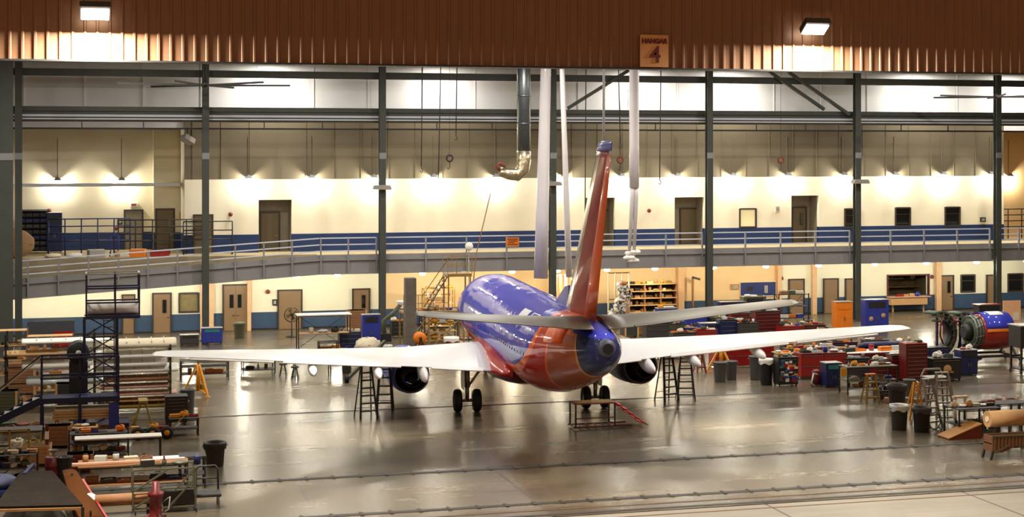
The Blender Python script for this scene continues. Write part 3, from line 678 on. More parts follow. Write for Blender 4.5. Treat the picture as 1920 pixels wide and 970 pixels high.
# ------------------------------------------------------------------ equipment builders (origin on the floor, front towards -Y)
C_ = dict(red=mat('red_enamel', (152, 22, 20), .35, coat=.4), dred=mat('dark_red_enamel', (96, 16, 16), .4), blue=mat('blue_enamel', (44, 58, 150), .4), navy=mat('navy_enamel', (20, 34, 82), .4), black=mat('black_enamel', (26, 26, 26), .4),
          grey=mat('grey_plastic', (88, 88, 86), .6), dgrey=mat('dark_grey_plastic', (58, 56, 54), .65), lgrey=mat('light_grey_metal', (172, 170, 164), .4, .4), white=M_WHITE, yellow=mat('yellow_equipment_paint', (224, 150, 20), .4), dyel=mat('dull_yellow_paint', (150, 120, 40), .5),
          orange=mat('orange_plastic', (236, 128, 20), .5), wood=mat('light_plywood', (206, 166, 112), .7, noise=.2), brown=mat('brown_wrap', (150, 104, 66), .7, noise=.2), tan=mat('tan_cardboard', (190, 148, 100), .8), olive=mat('olive_metal', (84, 84, 62), .5), green=mat('dull_green', (62, 82, 60), .5),
          steel=mat('bare_steel', (140, 138, 132), .35, .7), cream=mat('cream_fabric', (226, 214, 186), .8), dk=mat('very_dark_metal', (34, 34, 32), .5), teal=mat('teal_bin', (46, 120, 120), .5), pink=mat('pinkish_panel', (206, 160, 136), .6), clear=mat('cloudy_plastic', (204, 212, 210), .25, coat=.5, bump=.3), rust=mat('rust_red', (120, 48, 26), .6))
GRP = {}
def casters(t, hw, hd, r=.06):
    for sx in (-1, 1):
        for sy in (-1, 1): MB().tube((sx*(hw-.08)-.02, sy*(hd-.08), r), (sx*(hw-.08)+.02, sy*(hd-.08), r), r, n=10).build('caster', C_['dk'], t)
def place(px, py, z=0): return at(px, py, z)
def chest(px, py, w, h, label, c='red', d=.55, nd=5, rz=0, cat='tool chest', name='tool_chest', top=None, cols=1, cast=True, g=None, z=0):
    t = thing(name, label, cat, place(px, py, z), rz, g); b = .12 if cast else 0
    MB().bb((-w/2, -d/2, b), (w/2, d/2, h)).build('body', C_[c], t, bevel=.015)
    for k in range(cols):
        x0 = -w/2+.03+k*(w-.06)/cols; x1 = x0+(w-.06)/cols-.02
        for i in range(nd):
            z0 = b+.04+(h-b-.08)*i/nd; z1 = b+.04+(h-b-.08)*(i+1)/nd-.02
            dr = MB().bb((x0, -d/2-.02, z0), (x1, -d/2, z1)).build('drawer', C_[c], t)
            MB().bb((x0+.05, -d/2-.045, z1-.035), (x1-.05, -d/2-.02, z1-.012)).build('drawer_pull', C_['steel'], dr)
    MB().bb((-w/2-.02, -d/2-.03, h), (w/2+.02, d/2+.02, h+.04)).build('top', C_[top or 'dk'], t)
    MB().bar((w/2+.01, -d/4, h*.8), (w/2+.09, -d/4, h*.8), .03).bar((w/2+.09, -d/4, h*.8), (w/2+.09, d/4, h*.8), .03).bar((w/2+.01, d/4, h*.8), (w/2+.09, d/4, h*.8), .03).build('push_handle', C_['steel'], t)
    if cast: casters(t, w/2, d/2)
    return t
def table(px, py, w, h, label, d=.8, top='wood', leg='dk', shelf=None, rz=0, cat='table', name='work_table', g=None, th=.05, mids=0, wheels=False):
    t = thing(name, label, cat, place(px, py), rz, g); lo = .1 if wheels else 0
    MB().bb((-w/2, -d/2, h-th), (w/2, d/2, h)).build('table_top', C_[top], t, bevel=.008)
    xs = [-w/2+.05+(w-.1)*i/(mids+1) for i in range(mids+2)]
    for x in xs:
        for y in (-d/2+.05, d/2-.05): MB().bb((x-.03, y-.03, lo), (x+.03, y+.03, h-th)).build('leg', C_[leg], t)
    if shelf:
        for z in shelf: MB().bb((-w/2+.03, -d/2+.03, z-.03), (w/2-.03, d/2-.03, z)).build('shelf', C_[top if top != 'white' else 'lgrey'], t)
    f = MB()
    for y in (-d/2+.05, d/2-.05): f.bar((-w/2+.05, y, h-th-.05), (w/2-.05, y, h-th-.05), .04)
    f.build('apron_rail', C_[leg], t)
    if wheels: casters(t, w/2, d/2, .05)
    return t
def rack(px, py, w, h, label, d=.6, levels=4, c='dk', sh='tan', rz=0, cat='shelf', name='storage_rack', g=None, back=False, z=0):
    t = thing(name, label, cat, place(px, py, z), rz, g)
    for x in (-w/2+.03, w/2-.03):
        for y in (-d/2+.03, d/2-.03): MB().bb((x-.03, y-.03, 0), (x+.03, y+.03, h)).build('upright', C_[c], t)
    for i in range(levels):
        z_ = .15+(h-.2)*i/(levels-1); MB().bb((-w/2+.06, -d/2, z_-.03), (w/2-.06, d/2, z_)).build('shelf', C_[sh], t)
    if back: MB().bb((-w/2, d/2, .1), (w/2, d/2+.02, h)).build('back_panel', C_[c], t)
    else: MB().bar((-w/2, d/2, .1), (w/2, d/2, h), .03).bar((w/2, d/2, .1), (-w/2, d/2, h), .03).build('cross_brace', C_[c], t)
    t['levels'] = levels; t['h'] = h
    return t
def bin_(px, py, label, c='dgrey', r=.3, h=.85, liner=None, cat='trash can', g=None, lid=False, z=0):
    t = thing('trash_can', label, cat, place(px, py, z), 0, g)
    MB().lathe([(0, .0), (r*.8, 0), (r*.82, .03), (r*.98, h-.06), (r*1.0, h-.05), (r*1.06, h-.04), (r*1.06, h), (r*.96, h), (r*.78, .05), (0, .05)], n=22).build('can_body', C_[c], t)
    for s in (-1, 1): MB().bar((s*(r*1.0), -.07, h-.12), (s*(r+.07), -.07, h-.12), .03).bar((s*(r+.07), -.08, h-.12), (s*(r+.07), .08, h-.12), .03).bar((s*r, .07, h-.12), (s*(r+.07), .07, h-.12), .03).build('can_handle', C_[c], t)
    if liner:
        P = []
        for k, (rr, zz) in enumerate([(r*1.1, h-.22), (r*1.12, h-.05), (r*1.09, h+.03), (r*.9, h+.02), (r*.86, h-.2)]):
            P.append([Vector((rr*(1+(.05*math.sin(7*a+k) if k == 0 else 0))*math.cos(a), rr*math.sin(a), zz+(.05*math.sin(5*a) if k == 0 else 0))) for a in [2*PI*i/22 for i in range(22)]])
        MB().loft(P, cap=False).build('bin_liner', C_[liner], t)
    if lid: MB().lathe([(r*1.08, h), (r*1.1, h+.02), (r*.7, h+.1), (0, h+.13)], n=20).build('lid', C_[c], t)
    return t
def ladder(px, py, h, label, w=.55, spread=.55, c='dk', rz=0, g='folding step ladders', steps=6, cat='ladder'):
    t = thing('step_ladder', label, cat, place(px, py), rz, g); tw = w*.55
    for s in (-1, 1):
        MB().bar((s*w/2, -spread, 0), (s*tw/2, -.06, h), .10, .07).build('front_rail', C_[c], t)
        MB().bar((s*w/2*1.02, spread, 0), (s*tw/2, .06, h), .06, .04).build('rear_rail', C_[c], t)
    for i in range(1, steps+1):
        k = i/(steps+1); ww = w+(tw-w)*k; y = -spread+(spread-.06)*k
        MB().bb((-ww/2, y-.08, h*k-.04), (ww/2, y+.06, h*k+.02)).build('step', C_[c], t)
    for k in (.15, .45, .75): MB().bar((-(w+(tw-w)*k)/2, spread*(1-k)+.06*k, h*k), ((w+(tw-w)*k)/2, spread*(1-k)+.06*k, h*k), .025).build('rear_brace', C_[c], t)
    MB().bb((-tw/2-.05, -.12, h), (tw/2+.05, .12, h+.05)).build('top_cap', C_['orange' if c == 'dyel' else c], t)
    return t
def tripod(px, py, h, label, R=.75):
    t = thing('tripod_jack', label, 'jack', place(px, py), .3, 'yellow tripod jacks under the wing tips')
    MB().tube((0, 0, .22), (0, 0, h*.78), .11, .10, 14).build('jack_cylinder', C_['yellow'], t); MB().tube((0, 0, h*.78), (0, 0, h), .05).build('ram', C_['steel'], t)
    MB().lathe([(0, h), (.09, h), (.1, h+.04), (.03, h+.07), (0, h+.07)], n=12).build('jack_pad', C_['dk'], t)
    for k in range(3):
        a = -PI/2+.25+k*2*PI/3; c, s = math.cos(a), math.sin(a)
        l = MB().bar((c*.1, s*.1, h*.75), (c*R, s*R, .12), .11, .09).bar((c*.1, s*.1, .28), (c*R*.95, s*R*.95, .14), .06).build('leg', C_['yellow'], t)
        MB().lathe([(.13, 0), (.13, .03), (.04, .08), (.04, .16), (0, .16)], c=(c*R, s*R, 0), n=12).build('foot_pad', C_['yellow'], l)
    MB().bb((.12, -.12, .3), (.3, .1, .55)).build('pump_box', C_['dyel'], t)
    return t
def roll(px, py, z, L, r, label, c='brown', rz=0, cat='roll', core='cream', g=None):
    t = thing('fabric_roll', label, cat, place(px, py, z), rz, g)
    MB().tube((-L/2, 0, r), (L/2, 0, r), r, n=20).build('rolled_sheet', C_[c], t)
    MB().tube((-L/2-.03, 0, r), (L/2+.03, 0, r), r*.35, n=12).build('core_tube', C_[core], t)
    return t
def panel(loc, L, d, th, label, c='white', rz=0, name='wing_panel', cat='aircraft panel', g=None, rx=0):
    """curved aircraft skin panel: rounded leading edge, thin trailing edge"""
    t = thing(name, label, cat, loc, rz, g); R_ = []
    for k, x in enumerate((-L/2, -L/2+.08, L/2-.08, L/2)):
        q = .75 if k in (0, 3) else 1
        R_.append([Vector((x, -d/2*q+d*q*i/8, th*(.15+.85*math.sin(PI*(.12+.8*i/8))))) for i in range(9)]+[Vector((x, d/2*q-d*q*i/4, 0)) for i in range(5)])
    MB().loft(R_).build('skin', C_[c], t)
    m = MB()
    for i in range(1, 6): m.bb((-L/2+L*i/6-.015, -d*.36, th*.45), (-L/2+L*i/6+.015, d*.3, th*1.02))
    m.build('rib_line', C_['lgrey'], t); t.rotation_euler[0] = rx
    return t
SMALL = []
KIN = ['box', 'cloth', 'case', 'can', 'bottle', 'tray', 'bag', 'coil']
KC = ['white', 'red', 'tan', 'blue', 'cream', 'yellow', 'dk', 'lgrey', 'brown', 'orange', 'clear', 'green']
KCN = dict(white='white', red='red', tan='tan', blue='blue', cream='cream', yellow='yellow', dk='black', lgrey='pale grey', brown='brown', orange='orange', clear='cloudy clear', green='dull green', pink='pinkish', teal='teal', grey='grey', navy='navy', olive='olive', rust='rust red', steel='steel', dgrey='dark grey', dred='dark red', wood='plywood', dyel='dull yellow')
PROTO = {}
def small(kind, c):
    """first of its kind builds the meshes, later ones copy them"""
    key = (kind, c)
    if key in PROTO: return dup(PROTO[key])
    m = C_[c]; nm = dict(box='parts_box', cloth='rag', case='tool_case', can='paint_can', bottle='spray_bottle', tray='parts_tray', bag='plastic_bag', coil='hose_coil')[kind]
    t = bpy.data.objects.new(nm, None); COL.objects.link(t)
    if kind == 'box':
        MB().bb((-.2, -.15, 0), (.2, .15, .2)).build('carton', m, t, bevel=.01); MB().bb((-.2, -.03, .2), (.2, .03, .205)).build('tape', C_['cream'], t)
    elif kind == 'cloth': MB().blob((0, 0, .07), (.26, .2, .07), seed=3, rough=.25).build('crumpled_cloth', m, t)
    elif kind == 'case':
        MB().bb((-.26, -.13, 0), (.26, .13, .17)).build('case_shell', m, t, bevel=.02); MB().bb((-.26, -.135, .11), (.26, .135, .12)).build('case_seam', C_['dk'], t)
        MB().path([(-.08, 0, .17), (-.07, 0, .22), (.07, 0, .22), (.08, 0, .17)], .012, 6).build('case_handle', C_['dk'], t)
    elif kind == 'can': MB().lathe([(0, 0), (.11, 0), (.11, .24), (.1, .26), (0, .26)], n=14).build('can_shell', m, t); MB().path([(-.11, 0, .2), (-.07, 0, .32), (.07, 0, .32), (.11, 0, .2)], .006, 5).build('bail_handle', C_['steel'], t)
    elif kind == 'bottle': MB().lathe([(0, 0), (.07, 0), (.075, .16), (.03, .23), (.025, .27), (0, .27)], n=12).build('bottle_body', m, t); MB().bb((-.02, -.07, .27), (.02, .03, .32)).build('spray_head', C_['red'], t)
    elif kind == 'tray':
        MB().bb((-.25, -.17, 0), (.25, .17, .02)).bb((-.25, -.17, .02), (-.24, .17, .09)).bb((.24, -.17, .02), (.25, .17, .09)).bb((-.24, -.17, .02), (.24, -.16, .09)).bb((-.24, .16, .02), (.24, .17, .09)).build('tray_shell', m, t)
        MB().bar((-.15, -.05, .05), (.12, .06, .05), .03).bar((-.1, .1, .04), (.15, -.1, .04), .025).build('hand_tools', C_['steel'], t)
    elif kind == 'bag': MB().blob((0, 0, .13), (.27, .2, .14), 12, 7, 8, .45).blob((.05, 0, .27), (.1, .07, .07), 9, 5, 3, .5).build('bag_film', m, t)
    else:
        m_ = MB()
        for k in range(3): m_.path([(.2*math.cos(a)+.01*k, .2*math.sin(a), .03+.045*k) for a in [2*PI*i/14 for i in range(14)]], .022, 6, closed=True)
        m_.build('hose_loop', m, t)
    PROTO[key] = t
    return t
LABELS = set()
def scatter(host, where, n, z, w, d, rz=0, seed=1, kinds=None, cols=None, s=1.0, at_=None):
    """n small things lying in a row on a host's surface; every label says colour, kind and host"""
    rnd = random.Random(seed); base = at_ if at_ is not None else host.location; used = 0; tries = 0
    slots = [(-w/2+w*(i+.5)/n, rnd.uniform(-d/7, d/7)) for i in range(n)]
    NM = dict(box='parts box', cloth='crumpled rag', case='tool case', can='paint can', bottle='spray bottle', tray='parts tray', bag='plastic bag', coil='coiled hose')
    for x, y in slots:
        while True:
            k = rnd.choice(kinds or KIN); c = rnd.choice(cols or KC); lab = '%s %s on %s' % (KCN[c], NM[k], where); tries += 1
            if lab not in LABELS: break
            if tries > 300: return
        LABELS.add(lab)
        t = small(k, c); cz = math.cos(rz); sz = math.sin(rz)
        t.location = base+Vector((x*cz-y*sz, x*sz+y*cz, z)); t.rotation_euler = (0, 0, rz+rnd.uniform(-.25, .25)); q = min(s, dict(bag=1.15, coil=1.4, bottle=1.2, can=1.4, cloth=2.0).get(k, 2.2))*rnd.uniform(.85, 1.15); q = min(q, max(.75, w/n/.5)); t.scale = (q, q, q)
        t['label'] = lab; t['category'] = dict(box='box', cloth='rag', case='tool case', can='paint can', bottle='bottle', tray='tray', bag='bag', coil='hose')[k]
        SMALL.append(t)
def pm(n, py): return n/((py-HZ)/H)                # pixels -> metres at a floor row
# ================= centre: around the aircraft
tripod(372, 742, pm(75, 742), 'yellow tripod jack under the left wing tip')
tripod(1352, 697, pm(58, 697), 'yellow tripod jack under the right wing, behind two grey cans', .8)
ladder(686, 782, pm(98, 782), 'dark step ladder left of the left engine, nearer one', .8, .45, rz=.15)
ladder(722, 768, pm(92, 768), 'dark step ladder leaning close to the left engine nozzle', .75, .5, rz=-.25, steps=5)
ladder(1250, 750, pm(92, 750), 'tall dark step ladder beside the right engine, left of its twin', .85, .4, rz=.3)
ladder(1285, 750, pm(84, 750), 'tall dark step ladder right of its twin near the right engine', .85, .4, rz=-.25)
# red platform step under the tail
t = thing('boarding_step', 'low red steel platform step on the floor under the tail', 'step', place(1112, 802), 0)
w_, h_ = pm(80, 802), pm(48, 802)
MB().bb((-w_/2, -.35, h_-.05), (w_/2, .55, h_)).build('platform', C_['rust'], t)
m = MB()
for i in range(6): m.bb((-w_/2+.08, -.3+.14*i, h_), (w_/2-.08, -.22+.14*i, h_+.012))
m.build('tread_bars', C_['dyel'], t)
for sx in (-1, 1):
    for sy in (-.32, .52): MB().bb((sx*(w_/2-.04)-.03, sy-.03, .08), (sx*(w_/2-.04)+.03, sy+.03, h_-.05)).build('leg', C_['dk'], t)
m = MB()
for y in (-.32, .52): m.bb((-w_/2-.05, y-.04, .06), (w_/2+.75, y+.04, .12))
for i in range(6): m.bb((-w_/2+.35*i, -.32, .07), (-w_/2+.35*i+.05, .52, .11))
m.bb((-w_/2, -.35, .45), (w_/2, -.31, .49)); m.build('base_frame', C_['dred'], t)
for s in (-.3, .5): MB().bar((w_/2, s, h_-.04), (w_/2+1.45, s-.1, .06), .13, .05).build('stair_stringer', C_['red'], t)
for i in range(5): k = (i+.7)/5.4; MB().bb((w_/2+1.45*k-.11, -.32, (h_-.04)*(1-k)+.03), (w_/2+1.45*k+.09, .46, (h_-.04)*(1-k)+.07)).build('stair_tread', mat('salmon_tread', (214, 82, 76), .5), t)
# gold access dock beside the nose
t = thing('access_dock', 'mustard steel access dock with stairs beside the aircraft nose', 'work platform', W(808, 655, 95)*1, 0); t.location.z = 0
Yd = 95.0; X0 = wx(808, Yd); gold = mat('mustard_dock_paint', (150, 118, 62), .5)
xa, xb = wx(752, Yd)-X0, wx(868, Yd)-X0; zd = wz(808, 582, Yd); zt = wz(860, 462, Yd); zu = wz(860, 512, Yd)
MB().bb((xa, -.7, zd-.12), (xb, .7, zd)).build('lower_deck', gold, t)
xu = wx(835, Yd)-X0
MB().bb((xu, -.7, zu-.18), (xb+.4, .7, zu)).build('upper_deck', gold, t)
for x in (xa+.05, wx(800, Yd)-X0, xb-.1):
    for y in (-.65, .65): MB().bb((x-.05, y-.05, 0), (x+.05, y+.05, zd-.12)).build('leg', gold, t)
for x in (xu+.05, xb+.3):
    for y in (-.65, .65): MB().bb((x-.04, y-.04, zd), (x+.04, y+.04, zu-.18)).build('upright', gold, t)
m = MB()
for y in (-.68, .68):
    for k in (.5, 1.05): m.bar((xu, y, zu+k), (xb+.4, y, zu+k), .04)
    for x in (xu, (xu+xb)/2, xb+.4): m.bar((x, y, zu), (x, y, zu+1.05), .04)
m.build('upper_guard_rail', gold, t)
m = MB(); y = -.68
for k in (.5, 1.0): m.bar((xa, y, zd+k), (wx(835, Yd)-X0, y, zd+k), .035)
for x in (xa+.03, wx(780, Yd)-X0, wx(808, Yd)-X0): m.bar((x, y, zd), (x, y, zd+1.0), .035)
m.build('lower_guard_rail', gold, t)
for y in (-.5, .5): MB().bar((wx(795, Yd)-X0, y, zd), (xu+.1, y, zu-.05), .14, .05).build('stair_stringer', mat('dark_mustard', (92, 66, 36), .5), t)
MB().bar((wx(788, Yd)-X0, -.5, zd+.9), (xu+.1, -.5, zu+.95), .04).build('stair_handrail', MATS['dark_mustard'], t)
for i in range(8): k = (i+.5)/8; p = Vector((wx(795, Yd)-X0, 0, zd)).lerp(Vector((xu+.1, 0, zu-.05)), k); MB().box((p.x, 0, p.z), (.26, .95, .04)).build('stair_tread', gold, t)
m = MB()
for a_, b_ in (((xa, .0), (wx(800, Yd)-X0, zd-.15)), ((wx(800, Yd)-X0, 0), (xb, zd-.15)), ((wx(800, Yd)-X0, .0), (xa, zd-.15))): m.bar((a_[0], -.65, a_[1]+.1), (b_[0], -.65, b_[1]), .05)
m.bar((xa, -.65, .9), (xb, -.65, .9), .06); m.build('brace', gold, t); casters(t, abs(xa), .7, .1)
t2 = thing('crate_column', 'tall grey insulation-wrapped post standing on the mustard dock', 'post', (wx(769, Yd-1.2), Yd-1.2, 0))
MB().bb((-.33, -.3, .05), (.33, .3, wz(769, 521, Yd-1.2))).build('wrapped_post', mat('grey_wrap', (112, 104, 92), .8, noise=.3, scale=2.5, bump=.6), t2, bevel=.04)
MB().bb((-.42, -.4, 0), (.42, .4, .08)).build('foot_plate', C_['dk'], t2)
scatter(t, 'the lower deck of the mustard dock', 7, zd, 2.6, .9, seed=5, s=1.5)
scatter(t, 'the floor under the mustard dock', 5, .25, 2.8, .9, seed=8, s=1.7, at_=t.location+Vector((0, -.1, -.2)))
t3 = thing('cable_reel', 'orange hose reel standing behind the left wing', 'reel', W(787, 660, 92)); t3.location.z = 0
MB().lathe([(.1, -.2), (.36, -.2), (.36, -.15), (.2, -.12), (.2, .12), (.36, .15), (.36, .2), (.1, .2)], c=(0, 0, 1.15), n=20, axis='y').build('reel_drum', C_['orange'], t3)
MB().bar((-.4, -.35, 0), (0, -.35, 1.15), .07).bar((.4, -.35, 0), (0, -.35, 1.15), .07).bar((-.4, .35, 0), (0, .35, 1.15), .07).bar((.4, .35, 0), (0, .35, 1.15), .07).build('reel_stand', C_['dk'], t3)
# thin mast stays above the dock
t = thing('guy_pole', 'thin leaning pole rising above the mustard dock', 'pole', W(893, 470, 100)); t.location.z = 0
q = W(920, 362, 100)-t.location; MB().bar((-.6, 0, 0), (0, 0, 5.5), .06).bar((0, 0, 5.5), (q.x, 0, q.z), .05).build('pole_shaft', C_['brown'], t); MB().bb((-1.0, -.4, 0), (-.2, .4, .08)).build('pole_base', C_['dk'], t)
t = thing('work_light', 'round white work light above the mustard dock', 'lamp', (wx(879, 97), 97, 0)); zz = wz(879, 462, 97)
MB().tube((0, 0, 0), (0, 0, zz), .03).build('light_mast', C_['steel'], t); MB().lathe([(0, .1), (.2, .06), (.26, -.02), (.2, -.06), (0, -.08)], c=(0, -.05, zz), n=16, axis='y').build('light_head', C_['white'], t); MB().bb((-.3, -.3, 0), (.3, .3, .05)).build('mast_foot', C_['dk'], t)
# things seen under and behind the left wing
tb = table(383, 712, pm(90, 712), pm(38, 712), 'dark bench with shelves behind the left jack', 1.0, 'dgrey', 'dk', shelf=(.35, .75)); scatter(tb, 'the dark bench behind the left jack', 4, .36, 2.0, .5, seed=11)
tb = table(484, 702, pm(62, 702), pm(28, 702), 'low dark cart of parts under the left wing', 1.2, 'dgrey', 'dk', shelf=(.3,), wheels=True); scatter(tb, 'the dark cart under the left wing', 3, .32, 1.3, .5, seed=12)
tb = table(585, 708, pm(70, 708), pm(32, 708), 'long folding table under the left wing, between two fairings', .8, 'dgrey', 'dk')
for i, (px, py) in enumerate(((553, 712), (531, 706))):
    t = thing('work_stool', ['dark work stool just left of the long folding table', 'dark work stool farther left under the wing'][i], 'stool', place(px, py)); MB().lathe([(0, .62), (.2, .62), (.22, .66), (.2, .7), (0, .7)], n=16).build('seat', C_['dk'], t)
    for k in range(4): a = k*PI/2+.5; MB().bar((.1*math.cos(a), .1*math.sin(a), .62), (.26*math.cos(a), .26*math.sin(a), 0), .03).build('leg', C_['dk'], t)
    MB().path([(.2*math.cos(a), .2*math.sin(a), .25) for a in [2*PI*i/12 for i in range(12)]], .012, 5, closed=True).build('foot_ring', C_['steel'], t)
bin_(650, 700, 'dark grey can standing under the left wing by the tow bar', 'dgrey', .3, 1.0)
# tow bar
t = thing('tow_bar', 'grey tow bar propped up left of the left ladder', 'tow bar', place(650, 718)); q = W(722, 640, t.location.y+1.5)-t.location
MB().bar((0, 0, .15), q, .16).build('bar', C_['olive'], t); MB().lathe([(.06, -.1), (.2, -.1), (.2, .1), (.06, .1)], c=(0, 0, .2), n=14, axis='x').build('wheel', M_TYRE, t); MB().bar((q.x-.2, q.y, q.z-.1), (q.x-.1, q.y, 0), .07).build('prop', C_['dk'], t)
# white three tier cart, fan, blue cabinet
tb = rack(606, 660, pm(98, 660), pm(70, 660), 'three-shelf cart with a white top by the blue wainscot', 1.0, 3, 'dk', 'tan'); MB().bb((-1.65, -.6, 2.25), (1.65, .55, 2.31)).build('white_top', C_['white'], tb)
scatter(tb, 'the middle shelf of the white topped cart', 3, 1.17, 2.2, .4, seed=14, s=1.3)
t = thing('pedestal_fan', 'round pedestal fan standing by the tan door', 'fan', place(547, 632)); zf = pm(42, 632)
MB().tube((0, 0, 0), (0, 0, zf), .035).lathe([(0, 0), (.38, 0), (.38, .04), (.05, .09), (0, .09)], n=16).build('stand', C_['dk'], t)
MB().lathe([(.50, -.1), (.52, 0), (.50, .1), (.46, .1), (.48, 0), (.46, -.1)], c=(0, 0, zf), n=24, axis='y').build('guard_ring', C_['olive'], t)
m = MB()
for k in range(24): a = 2*PI*k/24; m.bar((.06*math.cos(a), -.14, zf+.06*math.sin(a)), (.49*math.cos(a), -.09, zf+.49*math.sin(a)), .012)
m.build('grille', C_['olive'], t)
m = MB()
for k in range(4): a = PI/2*k; m.add([(.05*math.cos(a), 0, zf+.05*math.sin(a)), (.4*math.cos(a), .03, zf+.4*math.sin(a)), (.4*math.cos(a+.8), -.05, zf+.4*math.sin(a+.8)), (.05*math.cos(a+.8), -.03, zf+.05*math.sin(a+.8))], [(0, 1, 2, 3)]); m.add([(.05*math.cos(a), .015, zf+.05*math.sin(a)), (.05*math.cos(a+.8), -.015, zf+.05*math.sin(a+.8)), (.4*math.cos(a+.8), -.035, zf+.4*math.sin(a+.8)), (.4*math.cos(a), .045, zf+.4*math.sin(a))], [(0, 1, 2, 3)])
m.build('blades', C_['brown'], t); MB().lathe([(0, -.12), (.09, -.1), (.12, .05), (.1, .25), (0, .28)], c=(0, 0, zf), n=14, axis='y').build('motor', C_['dk'], t)
def cabinet(px, py, w, h, label, c='blue', d=.7, name='equipment_cabinet', cat='cabinet', g=None, panelc='dk', rz=0, z=0):
    t = thing(name, label, cat, place(px, py, z), rz, g)
    MB().bb((-w/2, -d/2, .08), (w/2, d/2, h)).build('body', C_[c], t, bevel=.03)
    for s in (-1, 1): 
        dd = MB().bb((min(0, s*(w/2-.03))+.01, -d/2-.02, .14), (max(0, s*(w/2-.03))-.01, -d/2, h*.72)).build('door', C_[c], t); MB().bb((s*.06-.015, -d/2-.05, h*.38), (s*.06+.015, -d/2-.02, h*.5)).build('door_handle', C_['steel'], dd)
    MB().bb((-w*.36, -d/2-.025, h*.76), (w*.36, -d/2, h*.94)).build('control_panel', C_[panelc], t)
    MB().bb((-w/2-.02, -d/2-.03, h), (w/2+.02, d/2+.02, h+.03)).build('top', C_['lgrey'], t); casters(t, w/2, d/2, .04)
    return t
cabinet(695, 648, pm(34, 648), pm(58, 648), 'tall dark blue cabinet beside the steel column behind the left wing', 'blue')
t = cabinet(397, 645, pm(38, 645), pm(30, 645), 'blue charger box with a pale screen in front of the double doors', 'blue', panelc='teal')
t = cabinet(355, 648, pm(34, 648), pm(20, 648), 'low dark grey chest left of the blue charger box', 'dgrey')
bin_(449, 634, 'grey lidded bin in front of the tan double doors', 'olive', .38, pm(27, 634), lid=True)
tb = table(615, 668, 1.2, .9, 'small dark cart carrying a blue case near the white topped cart', .7, 'dk', 'dk', wheels=True)
scatter(tb, 'the floor left of the blue cabinet behind the wing', 6, .2, 4.6, 1.0, seed=21, s=2.0, at_=place(668, 655, .02)-Vector((0, 0, .2)))
scatter(tb, 'the floor near the tow bar behind the wing', 5, .0, 3.0, 1.0, seed=22, s=2.2, at_=place(690, 668), kinds=['case', 'box', 'can', 'coil', 'cloth'])
t = thing('suction_arm', 'grey jointed extractor arm with a white head by the steel column', 'extractor arm', place(722, 640)); 
MB().path([(0, 0, .1), (-.1, 0, 1.3), (.5, 0, 1.75), (1.0, 0, 2.3)], .13, 10).build('hose', C_['olive'], t); MB().lathe([(.14, 0), (.34, .25), (.3, .3), (0, .3)], c=(1.05, 0, 2.25), n=14).build('hood', C_['white'], t); MB().bb((-.35, -.35, 0), (.35, .35, .5)).build('fan_box', C_['dk'], t)
# ================= hanging things
def hang(px, ytop_py, ybot_py, Y, r, label, cat, name, mt, part, px2=None, r2=None, group=None):
    zt_ = ZR-.005; zb_ = wz(px, ybot_py, Y); px2 = px if px2 is None else px2
    t = thing(name, label, cat, (wx(px, Y), Y, zb_), group=group); dx = wx(px2, Y)-wx(px, Y)
    pts = [(dx*(k/4), 0, (zt_-zb_)*k/4) for k in range(5)]
    rr = [(r2 or r)+((r-(r2 or r))*k/4) for k in range(5)]; MB().path(pts, rr, 14 if r > .05 else 6).build(part, mt, t); return t
M_SATIN = mat('white_fabric_duct', (226, 220, 220), .35, noise=.1, scale=.7, bump=.3, coat=.3)
hang(1014, 130, 522, 88, .27, 'thick white hanging fabric hose in front of the central steel column', 'hose', 'fabric_duct', M_SATIN, 'hose_skin', 1026, .40)
hang(1067, 130, 520, 96, .15, 'thin white hanging hose, left of the red tail fin', 'hose', 'fabric_duct', M_SATIN, 'hose_skin', 1051, .2)
t = hang(1189, 130, 352, 92, .30, 'white hanging hose that splits into two, right of the tail fin', 'hose', 'fabric_duct', M_SATIN, 'hose_skin')
for s, px in ((-1, 1180), (1, 1189)):
    d = wx(px, 92)-t.location.x; zl = wz(px, 470, 92)-t.location.z
    b_ = MB().path([(s*.1, 0, .3), (s*.12, 0, -.6), (d, 0, zl)], [.16, .14, .10], 10).build('branch_hose', M_SATIN, t)
    m = MB()
    for k in range(4): m.blob((d+.16*math.cos(k*1.7)*1.2, .1*math.sin(k*2), zl-.1-.17*k+(.1 if k == 1 else 0)), (.24, .2, .15), seed=k+3, rough=.12)
    m.build('bundled_end', M_WHITE, b_)
# galvanised duct with foil elbow
Yg = 98; t = thing('exhaust_duct', 'large galvanised exhaust duct with a foil-wrapped elbow', 'duct', (wx(982, Yg), Yg, wz(982, 325, Yg)))
zz = lambda py: wz(982, py, Yg)-t.location.z
m = MB().tube((0, 0, zz(285)), (0, 0, ZR-.005-t.location.z), .43, n=22)
for py in (180, 232): m.tube((0, 0, zz(py)-.05), (0, 0, zz(py)+.05), .47, n=22)
m.build('duct_pipe', M_GALV, t)
foil = mat('crinkled_foil', (214, 200, 170), .28, .9, .3, 3, bump=1.0)
MB().path([(0, 0, zz(283)), (0, 0, zz(300)), (-.08, 0, zz(318)), (-.45, 0, zz(328)), (-1.0, 0, zz(326)), (-1.6, 0, zz(322))], [.46, .47, .46, .42, .38, .28], 16).build('foil_elbow', foil, t)
MB().path([(-1.5, 0, zz(322)), (-1.8, 0, zz(312)), (-1.6, 0, zz(306)), (-1.2, 0, zz(312))], .1, 8).build('clamp_hose', C_['rust'], t)
M_ROPE = mat('dark_cable', (52, 40, 34), .6)
